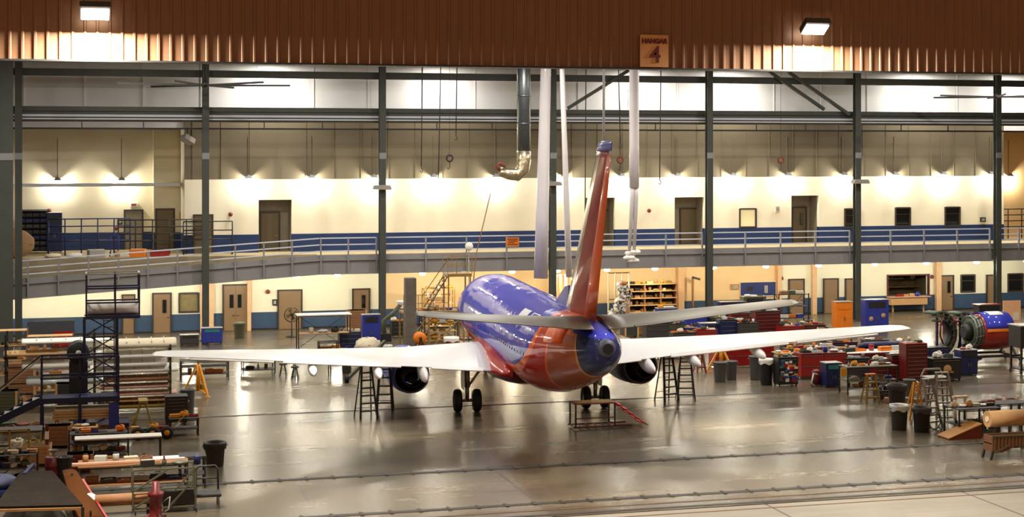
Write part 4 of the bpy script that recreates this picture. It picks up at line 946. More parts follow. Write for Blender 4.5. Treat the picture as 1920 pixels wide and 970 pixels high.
for i, (px, yb, nm, px2) in enumerate(((790, 312, 'dark hanging cable with a hook, just right of the second steel column', 793), (822, 335, 'longest dark hanging cable in the bay left of the grey duct', 828), (855, 252, 'short dark hanging cable left of the grey duct', 858), (1097, 400, 'dark hanging cable between the thin white hose and the fin', 1099), (1237, 335, 'dark hanging cable right of the split white hose', 1240), (1163, 268, 'dark hanging cable just right of the fin', 1158))):
    t = hang(px, 130, yb, 100, .035, nm, 'cable', 'hanging_cable', M_ROPE, 'cable_line', px2)
    MB().path([(0, 0, .02), (0, 0, -.1), (.1, 0, -.25), (.02, 0, -.38), (-.1, 0, -.3)], .03, 6).build('hook', M_ROPE, t)
for i, (px, py) in enumerate(((843, 297), (1163, 300), (1464, 300))):
    t = thing('hoist_hook', ['ring-shaped hoist hook hanging left of the grey duct', 'small red hoist hook right of the fin tip', 'small red hoist hook over the pale framed window'][i], 'hook', (wx(px, 100), 100, wz(px, py, 100)))
    MB().path([(.2*math.cos(a), 0, .2*math.sin(a)) for a in [2*PI*k/14 for k in range(14)]], .06, 8, closed=True).build('ring', M_ROPE if i == 0 else C_['rust'], t)
    MB().path([(0, 0, .2), (0, 0, ZR-t.location.z)], .012, 5).build('chain', M_ROPE, t); MB().path([(0, 0, -.2), (.02, 0, -.6), (-.08, 0, -.7), (-.15, 0, -.6)], .03, 6).build('hook_tip', M_ROPE, t)
t = hang(1132, 130, 262, 66, .055, 'thin pale pole hanging down to the tip of the tail fin', 'pole', 'hanging_pole', M_RAIL, 'pole_tube')
# column floods and others
def colflood(px, py, label, Y=YC-.75, tilt=0):
    t = thing('area_flood', label, 'lamp', (wx(px, Y), Y, wz(px, py, Y)), tilt)
    MB().prism([(-.62, -.3, -.1), (.62, -.3, -.1), (.5, -.3, .16), (-.5, -.3, .16)], (0, .6, 0)).build('flood_housing', C_['lgrey'], t)
    MB().bb((-.56, -.28, -.13), (.56, .28, -.1)).build('flood_lens', C_['tan'], t); MB().bar((0, .25, .05), (0, .6, .2), .06).build('mounting_arm', C_['dk'], t)
colflood(716, 352, 'flat flood lamp on the column left of the left hanging cables'); colflood(1037, 345, 'flat flood lamp on the central column beside the white hose'); colflood(1613, 341, 'flat flood lamp on the column right of the recessed door')
t = thing('area_flood', 'small tilted flood lamp hung under the pipe at upper left', 'lamp', (wx(352, 104.3), 104.3, wz(352, 262, 104.3)), .5)
MB().box((0, 0, 0), (.8, .55, .35), R=Matrix.Rotation(.5, 3, 'Y')@Matrix.Rotation(-.3, 3, 'X')).build('flood_housing', C_['lgrey'], t); MB().bar((0, 0, .15), (.0, .05, wz(352, 242, 104.3)-t.location.z+.05), .05).build('mounting_arm', C_['dk'], t)
for px in (455, 878):
    pass
# ceiling fan blades seen at top
for i, (px, py, L) in enumerate(((385, 160, 5.2), (1868, 182, 4.6))):
    Y = 98; t = thing('ceiling_fan', ['slow ceiling fan with long thin blades, upper left', 'slow ceiling fan with long thin blades, upper right'][i], 'fan', (wx(px, Y), Y, wz(px, py, Y)))
    MB().lathe([(0, -.15), (.2, -.12), (.22, .12), (.08, .3), (0, .3)], n=16).build('motor_hub', C_['dk'], t); MB().tube((0, 0, .2), (0, 0, ZR-t.location.z), .05).build('down_rod', C_['dk'], t)
    for k in range(6): a = 2*PI*k/6+.1; MB().bar((.2*math.cos(a), .2*math.sin(a), 0), (L*math.cos(a), L*math.sin(a), .05), .04, .12).build('blade', C_['dgrey'], t)
# wall bits
def wallbox(px, py, Y, w, h, label, c, cat, name, part='casing'):
    t = thing(name, label, cat, (wx(px, Y), Y-.06, wz(px, py, Y))); MB().bb((-w/2, -.06, -h/2), (w/2, .06, h/2)).build(part, C_[c], t, bevel=.01); MB().bb((-w*.3, -.08, -h*.3), (w*.3, -.06, h*.3)).build('faceplate', C_['lgrey' if c != 'lgrey' else 'white'], t); return t
for px, py, Y, lab in ((432, 402, YB, 'red alarm bell left of the tall dark niche'), (1216, 395, YB, 'red alarm bell left of the third wall niche'), (92, 395, YL, 'red alarm bell high on the left recess wall'), (502, 547, YB, 'red alarm bell between double doors and tan door downstairs'), (1464, 522, YB, 'dark alarm bell left of the small tan door downstairs'), (1746, 519, YB, 'dark alarm bell right of the serving hatch'), (218, 428, YL, 'red alarm bell low beside the upper left door')):
    t = thing('alarm_bell', lab, 'alarm bell', (wx(px, Y), Y-.16, wz(px, py, Y))); MB().lathe([(0, -.06), (.1, -.05), (.15, .0), (.15, .04)], n=14, axis='y').build('gong', C_['rust'], t); MB().bb((-.08, .03, -.08), (.08, .12, .08)).build('back_box', C_['dk'], t)
t = wallbox(251, 384, YL, .5, .28, 'small lit exit sign above the upper left door', 'white', 'exit sign', 'exit_sign'); text('EXIT', .17, (0, -.1, 0), C_['red'], t)
wallbox(1457, 392, YB, .4, .5, 'small beige box with a speaker on the upper wall', 'cream', 'wall box', 'wall_box'); wallbox(340, 405, YL-1.0, .3, .5, 'yellow framed notice beside the second upper door', 'yellow', 'notice', 'wall_notice')
wallbox(225, 415, YL, .35, .45, 'dark card reader left of the upper left door', 'dk', 'wall box', 'wall_box'); wallbox(1842, 412, YB, .45, .35, 'dark wall speaker near the right end of the upper wall', 'dk', 'wall box', 'wall_box')
wallbox(1377, 538, YB-.05, .6, .4, 'small tan framed picture on the peach wall', 'tan', 'notice', 'wall_notice'); wallbox(515, 567, YB, .3, .4, 'dark card reader left of the tan door downstairs', 'dk', 'wall box', 'wall_box')
t = thing('notice_board', 'dark blue board fixed on the peach wall', 'board', (wx(1421, YB-.1), YB-.1, wz(1421, 542, YB))); w_ = (wx(1454, YB)-wx(1388, YB))/2; MB().bb((-w_, -.04, -.5), (w_, .04, .5)).build('board_face', mat('navy_board', (34, 48, 108), .5), t)
m = MB(); m.bb((-w_-.05, -.06, .5), (w_+.05, .05, .56)); m.bb((-w_-.05, -.06, -.56), (w_+.05, .05, -.5)); m.bb((-w_-.05, -.06, -.5), (-w_, .05, .5)); m.bb((w_, -.06, -.5), (w_+.05, .05, .5)); m.build('board_frame', C_['cream'], t); MB().bb((w_*.35, -.07, -.3), (w_*.55, -.04, .25)).build('pinned_paper', C_['lgrey'], t); MB().bb((-w_*.6, -.07, -.1), (-w_*.3, -.04, .2)).build('dark_screen', C_['dk'], t)
t = thing('warning_sign', 'small orange warning sign hung on the mezzanine rail', 'sign', (wx(961, YM-.12), YM-.14, wz(961, 454, YM))); MB().bb((-.45, -.02, -.32), (.45, .02, .32)).build('sign_board', mat('orange_sign', (238, 128, 30), .5, noise=0), t)
m = MB(); m.bb((-.45, -.03, .28), (.45, -.02, .32)); m.bb((-.45, -.03, -.32), (.45, -.02, -.28)); m.build('sign_border', C_['tan'], t)
m = MB()
for r_, (a_, b_) in enumerate(((-.36, .36), (-.3, .3), (-.34, .12), (-.36, .34))): m.bb((a_, -.028, .2-.12*r_-.03), (b_, -.02, .2-.12*r_+.03))
m.build('lettering', C_['rust'], t)
t = thing('jib_arm', 'thin brown jib arm against the peach wall', 'jib', (wx(1299, YB-1), YB-1, 0)); zj = wz(1299, 520, YB-1); MB().tube((0, 0, 0), (0, 0, zj), .08).build('jib_post', C_['brown'], t); MB().bar((-.05, 0, zj), (.45, -.3, zj-.15), .14).build('jib_head', C_['dgrey'], t); MB().bb((-.25, -.25, 0), (.25, .25, .05)).build('jib_foot', C_['dk'], t)
# hatch counter
t = thing('service_counter', 'tan counter shelf under the serving hatch', 'counter', (wx(1704, YB-.5), YB-.45, 0)); w_ = (wx(1742, YB)-wx(1667, YB))/2; zc = wz(1704, 556, YB-.6)
MB().bb((-w_, -.4, zc-.06), (w_, .38, zc)).build('counter_top', C_['pink'], t); MB().bb((-w_+.05, -.3, zc-.62), (w_-.25, .38, zc-.06)).build('counter_front', C_['tan'], t)
for s in (-1, 1): MB().bb((s*(w_-.4)-.05, 0, 0), (s*(w_-.4)+.05, .1, zc-.6)).build('support', C_['tan'], t)
scatter(t, 'the counter under the serving hatch', 4, zc, 2.0, .2, seed=31, s=1.1)
# stored things inside the hatch
tb = rack(1690, 590, 3.2, 2.0, 'dark shelf of supplies seen through the serving hatch', .5, 4, 'dk', 'brown'); tb.location = (wx(1690, 111.3), 111.3, .9)
MB().bb((-1.6, -.25, -.9), (1.6, .25, 0)).build('plinth', C_['brown'], tb)
scatter(tb, 'the supply shelf inside the serving hatch', 5, 1.32, 2.4, .2, seed=33, s=1.2)
# ================= upper floor at the left: blue stock racks, pipe frames
for i, (px, w_, h_) in enumerate(((62, 2.0, 2.9),)):
    Y = 112.6; t = rack(0, 500, w_, h_, 'black stock rack of small bins on the upper left floor', .8, 8, 'navy', 'dk', back=True); t.location = (wx(px, Y), Y, ZDECK)
    for k in range(7): 
        b_ = MB()
        for j in range(4): b_.bb((-.9+.46*j, -.38, .2+.38*k), (-.5+.46*j, -.1, .4+.38*k))
        b_.build('bin_row', C_[['dk', 'dgrey', 'navy'][k % 3]], t)
t = cabinet(0, 500, 1.0, 2.7, 'blue tall locker right of the black stock rack upstairs', 'navy'); t.location = (wx(102, 112.4), 112.4, ZDECK)
def pipeframe(px, Y, w, h, label, c='navy', n=3, k=3, z=ZDECK, d=.9):
    t = thing('pipe_barrier', label, 'barrier', (wx(px, Y), Y, z), group=None)
    for i in range(n+1): MB().tube((-w/2+w*i/n, 0, 0), (-w/2+w*i/n, 0, h), .045, n=8).build('post', C_[c], t)
    for j in range(k): MB().tube((-w/2, 0, h-(h*.8)*j/k), (w/2, 0, h-(h*.8)*j/k), .04, n=8).build('rail', C_[c], t)
    MB().bb((-w/2, -.2, 0), (-w/2+.08, .2, .06)).bb((w/2-.08, -.2, 0), (w/2, .2, .06)).build('foot', C_[c], t); return t
pipeframe(168, 109, 5.2, 2.4, 'dark blue pipe barrier on the upper floor beside the blue locker', n=5, k=4)
pipeframe(302, 108.6, 5.5, 2.3, 'dark pipe barrier on the upper floor before the brown door', 'dk', n=5, k=4)
pipeframe(390, 107.6, 3.2, 2.2, 'dark pipe frame on the upper floor before the door behind the column', 'dk', n=2, k=3)
t = pipeframe(1903, 111, 3.6, 2.3, 'dark pipe frame on the upper floor at the right edge', 'dk', n=3, k=4)
t = thing('hand_truck', 'blue hand truck parked on the upper floor between the barriers', 'hand truck', (wx(215, 107.2), 107.2, ZDECK)); MB().path([(-.25, 0, .1), (-.25, .05, 1.3), (0, .1, 1.45), (.25, .05, 1.3), (.25, 0, .1)], .03, 8).build('handle_frame', C_['blue'], t); MB().bb((-.28, -.35, .0), (.28, 0, .04)).build('toe_plate', C_['steel'], t)
for s in (-1, 1): MB().tube((s*.3-.03, .1, .15), (s*.3+.03, .1, .15), .15, n=14).build('wheel', M_TYRE, t)
t = thing('covered_bundle', 'tan canvas covered bundle on the upper floor at the left edge', 'bundle', (wx(24, 106.9), 106.9, ZDECK-.0)); MB().blob((0, 0, .95), (1.35, .6, .95), 16, 10, 4, .06).build('canvas_cover', mat('tan_canvas', (150, 118, 78), .85, noise=.25, scale=1.2, bump=.6), t); MB().path([(-1.2, -.3, 1.0), (-.4, -.62, 1.2), (.5, -.6, 1.1), (1.25, -.25, .9)], .02, 5).build('tie_strap', C_['brown'], t)
scatter(t, 'the upper floor before the blue pipe barrier', 6, .0, 8.0, .5, seed=41, s=2.2, at_=Vector((wx(200, 106.8), 106.8, ZDECK)), kinds=['box', 'case', 'can', 'coil', 'cloth'])
# ================= lower left: racks of aircraft panels
def longrack(px, py, w, h, label, levels, c='olive', d=1.1, rz=0):
    t = thing('panel_rack', label, 'rack', place(px, py), rz)
    for x in (-w/2+.1, w/2-.1):
        for y in (-d/2, d/2): MB().bb((x-.05, y-.05, 0), (x+.05, y+.05, h)).build('upright', C_[c], t)
        MB().bb((x-.05, -d/2-.1, 0), (x+.05, d/2+.1, .08)).build('foot', C_[c], t)
        for z in levels: MB().bb((x-.05, -d/2-.05, z-.07), (x+.05, d/2+.05, z)).build('cross_arm', C_[c], t)
    m = MB()
    for z in levels: m.bar((-w/2+.1, d/2, z-.05), (w/2-.1, d/2, z-.05), .05)
    m.build('back_rail', C_[c], t); return t
py = 772; px = 248
r1 = longrack(px, py, 3.6, pm(127, py), 'tall olive rack stacked with long wing panels behind the blue tower', [pm(v, py) for v in (8, 20, 32, 45, 58, 74, 85, 101, 120)], d=1.35)
base = r1.location.copy()
for i, (v, c, L, lab, th, dx) in enumerate(((121, 'cream', 3.4, 'long tan wrapped panel on the top of the olive rack', .3, .3), (102, 'white', 3.3, 'long white wing panel just under the wrapped one', .22, -.1), (86, 'white', 3.3, 'long white wing panel, second from the top of the olive rack', .26, -.1), (75, 'white', 4.0, 'longest white wing panel of the olive rack, sticking out right', .22, .1), (59, 'brown', 3.0, 'brown paper covered panel below the white ones', .3, .2), (46, 'pink', 3.2, 'pinkish bare panel in the middle of the olive rack', .2, .1), (33, 'pink', 3.4, 'pinkish bare panel with a pale right end on the olive rack', .18, .3), (21, 'tan', 3.2, 'tan edge-on panel low on the olive rack', .16, 0), (9, 'dyel', 3.2, 'mustard panel at the bottom of the olive rack', .3, .1))):
    panel(base+Vector((dx, 0, pm(v, py)+(.12 if c in ('white', 'cream') else 0))), L, 1.05, th*.85, lab, c, rx=.22 if c in ('white', 'cream') else 0)
py = 764; px = 95
r2 = longrack(px, py, 4.2, pm(142, py), 'tall dark rack of mixed panels behind the blue stairs', [pm(v, py) for v in (12, 44, 74, 100, 122)], 'dk', 1.6)
base = r2.location.copy()
for i, (v, c, L, lab, th, dx, d) in enumerate(((123, 'white', 4.0, 'white panel on the top of the dark left rack', .18, .7, 1.5), (101, 'wood', 3.0, 'orange-tan panel under the top white one of the dark rack', .2, -.6, 1.4), (103, 'cream', 2.2, 'cream panel at the right of the dark rack, second row', .2, 1.4, 1.2), (75, 'white', 3.8, 'white ribbed panel in the middle of the dark rack', .42, .6, 1.2), (45, 'clear', 3.6, 'cloudy plastic covered panel low on the dark rack', .4, .7, 1.2), (13, 'brown', 3.2, 'brown wrapped panel at the foot of the dark rack', .3, .3, 1.2))):
    panel(base+Vector((dx, -.1, pm(v, py))), L, d, th, lab, c)
# shelf at the far left with yellow goods
py = 735
for px, nm in ((16, 'brown goods shelf at the far left edge, behind the blue stairs'), (94, 'brown goods shelf with yellow things beside the left edge')):
    t = rack(px, py, 1.9 if px < 50 else 2.3, pm(118 if px < 50 else 108, py), nm, .9, 5, 'brown', 'wood')
    for k in range(4):
        scatter(t, 'the %s row of the %s' % (['lowest', 'second', 'third', 'top'][k], 'leftmost goods shelf' if px < 50 else 'goods shelf beside the left edge'), 4, .16+(t['h']-.2)*(k+0)/4, 1.6 if px < 50 else 2.1, .5, seed=50+k+px, s=1.25, cols=['yellow', 'orange', 'tan', 'brown', 'cream', 'rust', 'wood', 'dyel', 'dk', 'white'] if True else None)
KCN.update(rust='rust red')
t = thing('tarp_covered_box', 'dark slate covered box behind the far left shelves', 'box', place(88, 668)); w_ = pm(100, 668); MB().prism([(-w_/2, -.5, 0), (w_/2, -.5, 0), (w_/2, -.5, 2.1), (-w_/2+.5, -.5, 2.1)], (0, 1.2, 0)).build('box_shell', mat('slate_tarp', (62, 66, 72), .6, bump=.4), t); MB().bb((w_/2-1.2, -.56, .3), (w_/2-.1, -.5, 1.5)).build('red_panel', C_['red'], t)
# ================= blue access tower and stair platform
NV = mat('navy_frame_paint', (16, 26, 66), .4)
Yt = at(215, 802).y; 
def zpx(px, py, Y=None): return wz(px, py, Y or Yt)
t = thing('access_tower', 'tall navy blue access tower with a railed basket on top', 'work platform', (wx(200, Yt), Yt, 0)); X0 = t.location.x
xa, xb = wx(160, Yt)-X0, wx(262, Yt)-X0; zt = zpx(210, 512); zb = zpx(210, 592); D = 1.3
MB().bb((xa, -D/2, zb-.08), (xb, D/2, zb+.06)).build('basket_floor', NV, t)
for x in (xa+.04, (xa+xb)/2+.1, xb-.04):
    for y in (-D/2+.04, D/2-.04): MB().bar((x, y, zb), (x, y, zt), .07).build('basket_post', NV, t)
for z in (zt, (zt*2+zb)/3, (zt+2*zb)/3):
    MB().bar((xa, -D/2+.04, z), (xb, -D/2+.04, z), .07).bar((xa, D/2-.04, z), (xb, D/2-.04, z), .07).bar((xa+.04, -D/2, z), (xa+.04, D/2, z), .07).bar((xb-.04, -D/2, z), (xb-.04, D/2, z), .07).build('basket_rail', NV if z != zt else C_['lgrey'], t)
x1, x2 = wx(158, Yt)-X0, wx(219, Yt)-X0
for x in (x1, x2):
    for y in (-.5, .5): MB().bb((x-.06, y-.06, 0), (x+.06, y+.06, zb-.08)).build('mast_post', NV, t)
m = MB(); zs = [zb*i/6 for i in range(7)]
for i in range(6): m.bar((x1, -.5, zs[i]), (x2, -.5, zs[i+1]), .05); m.bar((x1, -.5, zs[i+1]-.05), (x2, -.5, zs[i+1]-.05), .06)
m.build('mast_brace', NV, t)
m = MB()
for i in range(6): m.bar((x1, .5, zs[i+1]), (x2, .5, zs[i]), .05)
m.build('mast_brace', NV, t)
m = MB()
for k in range(16): m.bar((x2-.1, .55, .3+k*.29), (x2-.55, .55, .3+k*.29), .035)
m.bar((x2-.1, .55, 0), (x2-.1, .55, zb), .04).bar((x2-.55, .55, 0), (x2-.55, .55, zb), .04); m.build('cage_ladder', NV, t)
MB().bb((x1-.5, -.75, .12), (x2+.5, .75, .3)).build('base_frame', NV, t); casters(t, 1.3, .75, .12)
roll(0, 800, 0, 2.2, .28, 'thick white wrapped roll lying in the basket of the blue tower', 'white', rz=0); bpy.data.objects[[o.name for o in bpy.data.objects if o.name.startswith('fabric_roll')][-1]].location = (X0+(xa+xb)/2, Yt, zb+.06)
t = thing('stair_platform', 'navy blue stair platform at the left, in front of the racks', 'work platform', (wx(150, Yt-1.6), Yt-1.6, 0)); X0 = t.location.x; Y2 = Yt-1.6
xa, xb = wx(76, Y2)-X0, wx(224, Y2)-X0; zd = zpx(150, 742, Y2); zt = zpx(150, 668, Y2)
MB().bb((xa, -.6, zd-.22), (xb, .6, zd)).build('platform_deck', NV, t)
for x in (xa+.06, 0, xb-.1):
    for y in (-.54, .54): MB().bb((x-.07, y-.07, 0), (x+.07, y+.07, zd-.22)).build('leg', NV, t)
for y in (-.56, .56):
    for z in (zt, (zt+zd)/2): MB().bar((xa, y, z), (xb, y, z), .07).build('guard_bar', NV, t)
    for x in (xa+.05, 0, xb-.05): MB().bar((x, y, zd), (x, y, zt), .07).build('guard_post', NV, t)
sx = wx(-8, Y2)-X0; sz_ = zpx(0, 800, Y2)
for y in (-.5, .5): MB().bar((xa, y, zd-.1), (sx-1.6, y, max(.05, sz_-1.0)), .1, .3).build('stair_stringer', NV, t)
for i in range(9): k = (i+.5)/9; p = Vector((xa, 0, zd)).lerp(Vector((sx-1.6, 0, max(.1, sz_-.9))), k); MB().box((p.x, 0, p.z), (.28, .95, .04)).build('stair_tread', C_['lgrey'], t)
for y in (-.52, .52): MB().bar((xa, y, zt), (sx-1.2, y, sz_+.45), .05).build('stair_handrail', C_['lgrey' if y < 0 else 'dk'], t)
MB().bb((xb-.45, -.66, zd-1.9), (xb-.05, -.6, zd-.3)).build('blue_shield', C_['blue'], t)
t = thing('plywood_sheets', 'stack of bright plywood sheets lying under the blue stair platform', 'sheets', (wx(158, Y2+.2), Y2+.1, .0)); 
for k in range(4): MB().bb((-1.3+.03*k, -.5, .75+.12*k), (1.45-.05*k, .5, .85+.12*k)).build('sheet', C_['wood' if k != 3 else 'cream'], t)
MB().bb((-1.2, -.45, 0), (-1.05, .45, .75)).bb((1.2, -.45, 0), (1.35, .45, .75)).bb((-1.05, -.45, .3), (1.2, .45, .36)).build('sawhorse', C_['brown'], t)
t = thing('hydraulic_cart', 'black round hydraulic cart half hidden behind the blue tower', 'cart', W(147, 690, Yt+1.5)); t.location.z = 0
zq = wz(147, 660, Yt+1.5); MB().lathe([(0, -.4), (.45, -.4), (.5, -.3), (.5, .3), (.45, .4), (0, .4)], c=(0, 0, zq), n=20, axis='y').build('tank', C_['dk'], t); MB().bb((-.4, -.35, .1), (.4, .35, zq-.4)).build('chassis', C_['dk'], t); MB().lathe([(0, -.45), (.12, -.45), (.12, -.39)], c=(0, 0, zq), n=12, axis='y').build('gauge', C_['white'], t); casters(t, .4, .35, .1)
# mixed clutter left of the tower, on the floor
for k, (px, py_) in enumerate(((30, 800), (45, 840), (20, 860), (60, 812))):
    scatter(None, 'the floor %s' % ['below the blue stairs at the edge', 'left of the red barrel', 'beside the dark covered bench', 'next to the platform leg'][k], 4, 0, 2.4, .9, seed=70+k, s=2.3, at_=place(px, py_), kinds=['box', 'case', 'can', 'coil', 'bag', 'cloth'], cols=['tan', 'rust', 'dk', 'cream', 'olive', 'dyel', 'green', 'brown', 'steel'])
pt = table(20, 862, 2.4, 1.2, 'yellow framed trolley at the left edge under the stairs', 1.2, 'dgrey', 'dyel', shelf=(.4,), wheels=True)
# barrel & posts
t = thing('oil_drum', 'dark red oil drum with a funnel behind the dark covered bench', 'drum', place(100, 905)); MB().lathe([(0, 0), (.3, 0), (.3, .3), (.315, .32), (.3, .34), (.3, .6), (.315, .62), (.3, .64), (.3, .95), (.28, .95), (.28, .92), (0, .92)], n=22).build('drum_shell', C_['dred'], t); MB().lathe([(.02, .93), (.03, 1.02), (.17, 1.2)], n=14).build('funnel', C_['lgrey'], t)
# ================= foreground left
t = thing('covered_bench', 'wide dark tarp covered bench in the lower left corner', 'bench', place(70, 968)); ppm_ = (968-HZ)/H
Yb0 = t.location.y; zt0 = .95
a_ = at(-12, 952, zt0); b_ = at(155, 948, zt0); c_ = at(98, 884, zt0); d_ = at(40, 884, zt0); L0 = t.location
pts = [a_-L0, b_-L0, c_-L0, d_-L0]; pts = [Vector((p.x, p.y, zt0-.05)) for p in pts]
MB().prism(pts, (0, 0, .07)).build('tarp_cover', mat('dark_tarp', (36, 30, 25), .95, noise=.3, scale=1.5, bump=.8, spec=.08), t)
for p in pts: MB().bb((p.x-.05, p.y-.05, 0), (p.x+.05, p.y+.05, zt0-.05)).build('leg', C_['dk'], t)
MB().bar((pts[0].x, pts[0].y, zt0-.1), (pts[1].x, pts[1].y, zt0-.1), .08).build('front_rail', C_['tan'], t)
t = thing('leaning_panel', 'big brown curved panel leaning right of the dark bench', 'panel', place(160, 975)); L0 = t.location
R_ = []
for k in range(9):
    u = k/8; p0 = at(118, 882, 1.1).lerp(at(146, 985, .35), u); p1 = at(152, 898, .9).lerp(at(206, 985, .05), u); q = []
    for v in range(9): w_ = v/8; q.append(p0.lerp(p1, w_)-L0+Vector((.10, .0, .16))*math.sin(PI*w_))
    R_.append(q+[p+Vector((-.05, .04, -.04)) for p in q[::-1]])
MB().loft(R_).build('panel_skin', mat('brown_leather_panel', (76, 42, 12), .9, noise=.15, spec=.1), t); MB().bar(at(155, 900, .9)-L0, at(208, 985, .06)-L0, .07).build('panel_edge', C_['red'], t)
MB().bar(at(135, 890, .02)-L0, at(135, 890, 1.1)-L0, .07).build('stand_post', C_['dk'], t); MB().bar(at(170, 960, .02)-L0, at(170, 960, .7)-L0, .07).build('stand_post', C_['dk'], t)
t = thing('blue_pallet_cart', 'blue cart of blue covers at the left edge beside the dark bench', 'cart', place(8, 935)); MB().bb((-.9, -.8, .25), (.75, .8, .4)).build('cart_deck', C_['navy'], t); MB().bar((.7, -.8, .95), (.95, .9, .95), .12).build('side_bar', C_['navy'], t); MB().blob((-.2, 0, .6), (.7, .6, .25), 14, 7, 3, .2).build('cover_pile', mat('blue_grey_cover', (60, 66, 96), .7), t)
for x in (-.7, .7): MB().bb((x-.04, -.7, .4), (x+.04, -.62, .95)).build('post', C_['navy'], t)
casters(t, .8, .75, .12)
# white top table
tb = table(222, 868, pm(158, 868), pm(50, 868), 'long white-topped table behind the plywood workbench', .75, 'white', 'dk', mids=1)
MB().blob((.3, 0, .35), (.4, .3, .3), 12, 7, 9, .2).build('shadow_bag', C_['dk'], tb) if False else None
scatter(tb, 'the floor under the long white-topped table', 4, .0, 2.6, .4, seed=81, s=1.6)
# workbench with plywood
tb = table(250, 925, pm(200, 925), pm(60, 925), 'wide plywood workbench with a white sheet of paper', 1.3, 'brown', 'dk', shelf=(.45,)); L0 = tb.location; zt0 = pm(60, 925)
t = thing('paper_sheet', 'white paper sheet on the right end of the plywood workbench', 'paper', L0+Vector((1.25, .3, zt0+.002))); MB().bb((-.62, -.25, 0), (.55, .3, .02)).build('sheet', C_['white'], t)
t = thing('long_board', 'long tan board along the front of the plywood workbench', 'board', L0+Vector((-.4, -.45, zt0+.002))); MB().bb((-1.7, -.1, 0), (1.3, .1, .1)).build('plank', C_['pink'], t); MB().bb((-1.7, -.11, .04), (1.3, -.1, .06)).build('edge_band', C_['wood'], t)
scatter(tb, 'the left part of the plywood workbench', 5, zt0, 2.6, .8, seed=83, s=1.1, at_=L0+Vector((-.6, .15, 0)), cols=['cream', 'tan', 'brown', 'clear', 'steel', 'rust'])
scatter(tb, 'the lower shelf of the plywood workbench', 6, .46, 3.4, .6, seed=84, s=1.7, at_=L0, kinds=['box', 'case', 'tray'], cols=['dk', 'dgrey', 'olive', 'brown', 'steel', 'navy', 'dred'])
r_ = roll(232, 948, .28, pm(115, 940), .2, 'long brown tube roll with a white end before the plywood workbench', 'brown'); L0 = r_.location
MB().blob((-pm(115, 940)/2-.05, 0, .2), (.3, .24, .27), 14, 8, 2, .05).build('padded_end', C_['white'], r_)
for x in (-.8, .8): MB().bb((x-.05, -.25, -.28), (x+.05, .25, 0)).build('cradle', C_['dk'], r_)
# tubular trolley to the right with open frame
t = thing('frame_trolley', 'dark tubular trolley with diagonal braces, nearest at lower left', 'trolley', place(310, 958)); w_ = pm(120, 960); hh_ = pm(82, 960)
for x in (-w_/2, w_/2-.1):
    for y in (-.35, .6): MB().bb((x-.03, y-.03, .1), (x+.03, y+.03, hh_)).build('post', C_['olive'], t)
for z in (.18, hh_*.55, hh_): MB().bar((-w_/2, -.35, z), (w_/2-.1, -.35, z), .05).bar((-w_/2, .6, z), (w_/2-.1, .6, z), .05).build('frame_bar', C_['olive'], t)
for a_, b_ in (((-w_/2, .2), (0, hh_*.55)), ((-w_/2+.1, hh_*.55), (.1, hh_)), ((.1, .2), (w_/2-.2, hh_*.7)), ((.3, hh_*.5), (w_/2-.1, hh_))): MB().bar((a_[0], -.36, a_[1]), (b_[0], -.36, b_[1]), .06).build('diagonal_brace', C_['olive'], t)
MB().bb((-.1, -.3, .2), (w_/2-.15, .55, hh_*.5)).build('dark_payload', C_['dk'], t, bevel=.04); casters(t, w_/2, .5, .1)
t = thing('red_jack_cart', 'dark red bottle jack cart in front of the tubular trolley', 'jack', place(292, 978)); MB().lathe([(0, .05), (.3, .05), (.3, .12), (.2, .2), (.2, .8), (.26, .84), (.26, .95), (.12, 1.0), (.12, 1.3), (0, 1.3)], n=18).build('jack_body', C_['dred'], t); MB().bb((-.35, -.3, .04), (.35, .3, .14)).build('jack_base', C_['dred'], t); MB().path([(.2, 0, .6), (.45, -.1, .8), (.42, -.1, .4), (.25, -.1, .3)], .025, 6).build('pressure_hose', C_['lgrey'], t); casters(t, .35, .3, .05)
scatter(t, 'the tubular trolley beside the red jack', 4, hh_*1.02+.0, 2.2, .5, seed=86, s=1.3, at_=place(318, 958)+Vector((.1, .15, 0)), cols=['dk', 'navy', 'dred', 'olive', 'steel'])
t = thing('stacking_chair', 'black chair on the end of the low platform at lower left', 'chair', place(386, 952, 0)); z_ = .55
MB().bb((-.42, -.4, .42), (.5, .5, .52)).build('seat', C_['dk'], t, bevel=.03); MB().path([(-.3, .45, .5), (-.3, .5, 1.2), (-.2, .5, 1.32), (.35, .5, 1.32), (.45, .5, 1.2), (.45, .45, .5)], .035, 8).path([(-.3, .48, .9), (.45, .48, .9)], .03, 6).build('backrest', C_['dk'], t)
for sx in (-.36, .42):
    for sy in (-.32, .42): MB().tube((sx, sy, 0), (sx, sy, .42), .03).build('leg', C_['steel'], t)
bin_(403, 874, 'dark grey trash can with a draped liner alone on the floor at left', 'dgrey', .4, pm(44, 874), 'dk')
t = table(360, 912, pm(50, 912), pm(60, 912), 'open tubular stand behind the black chair', .9, 'dgrey', 'dk', shelf=(.5,))
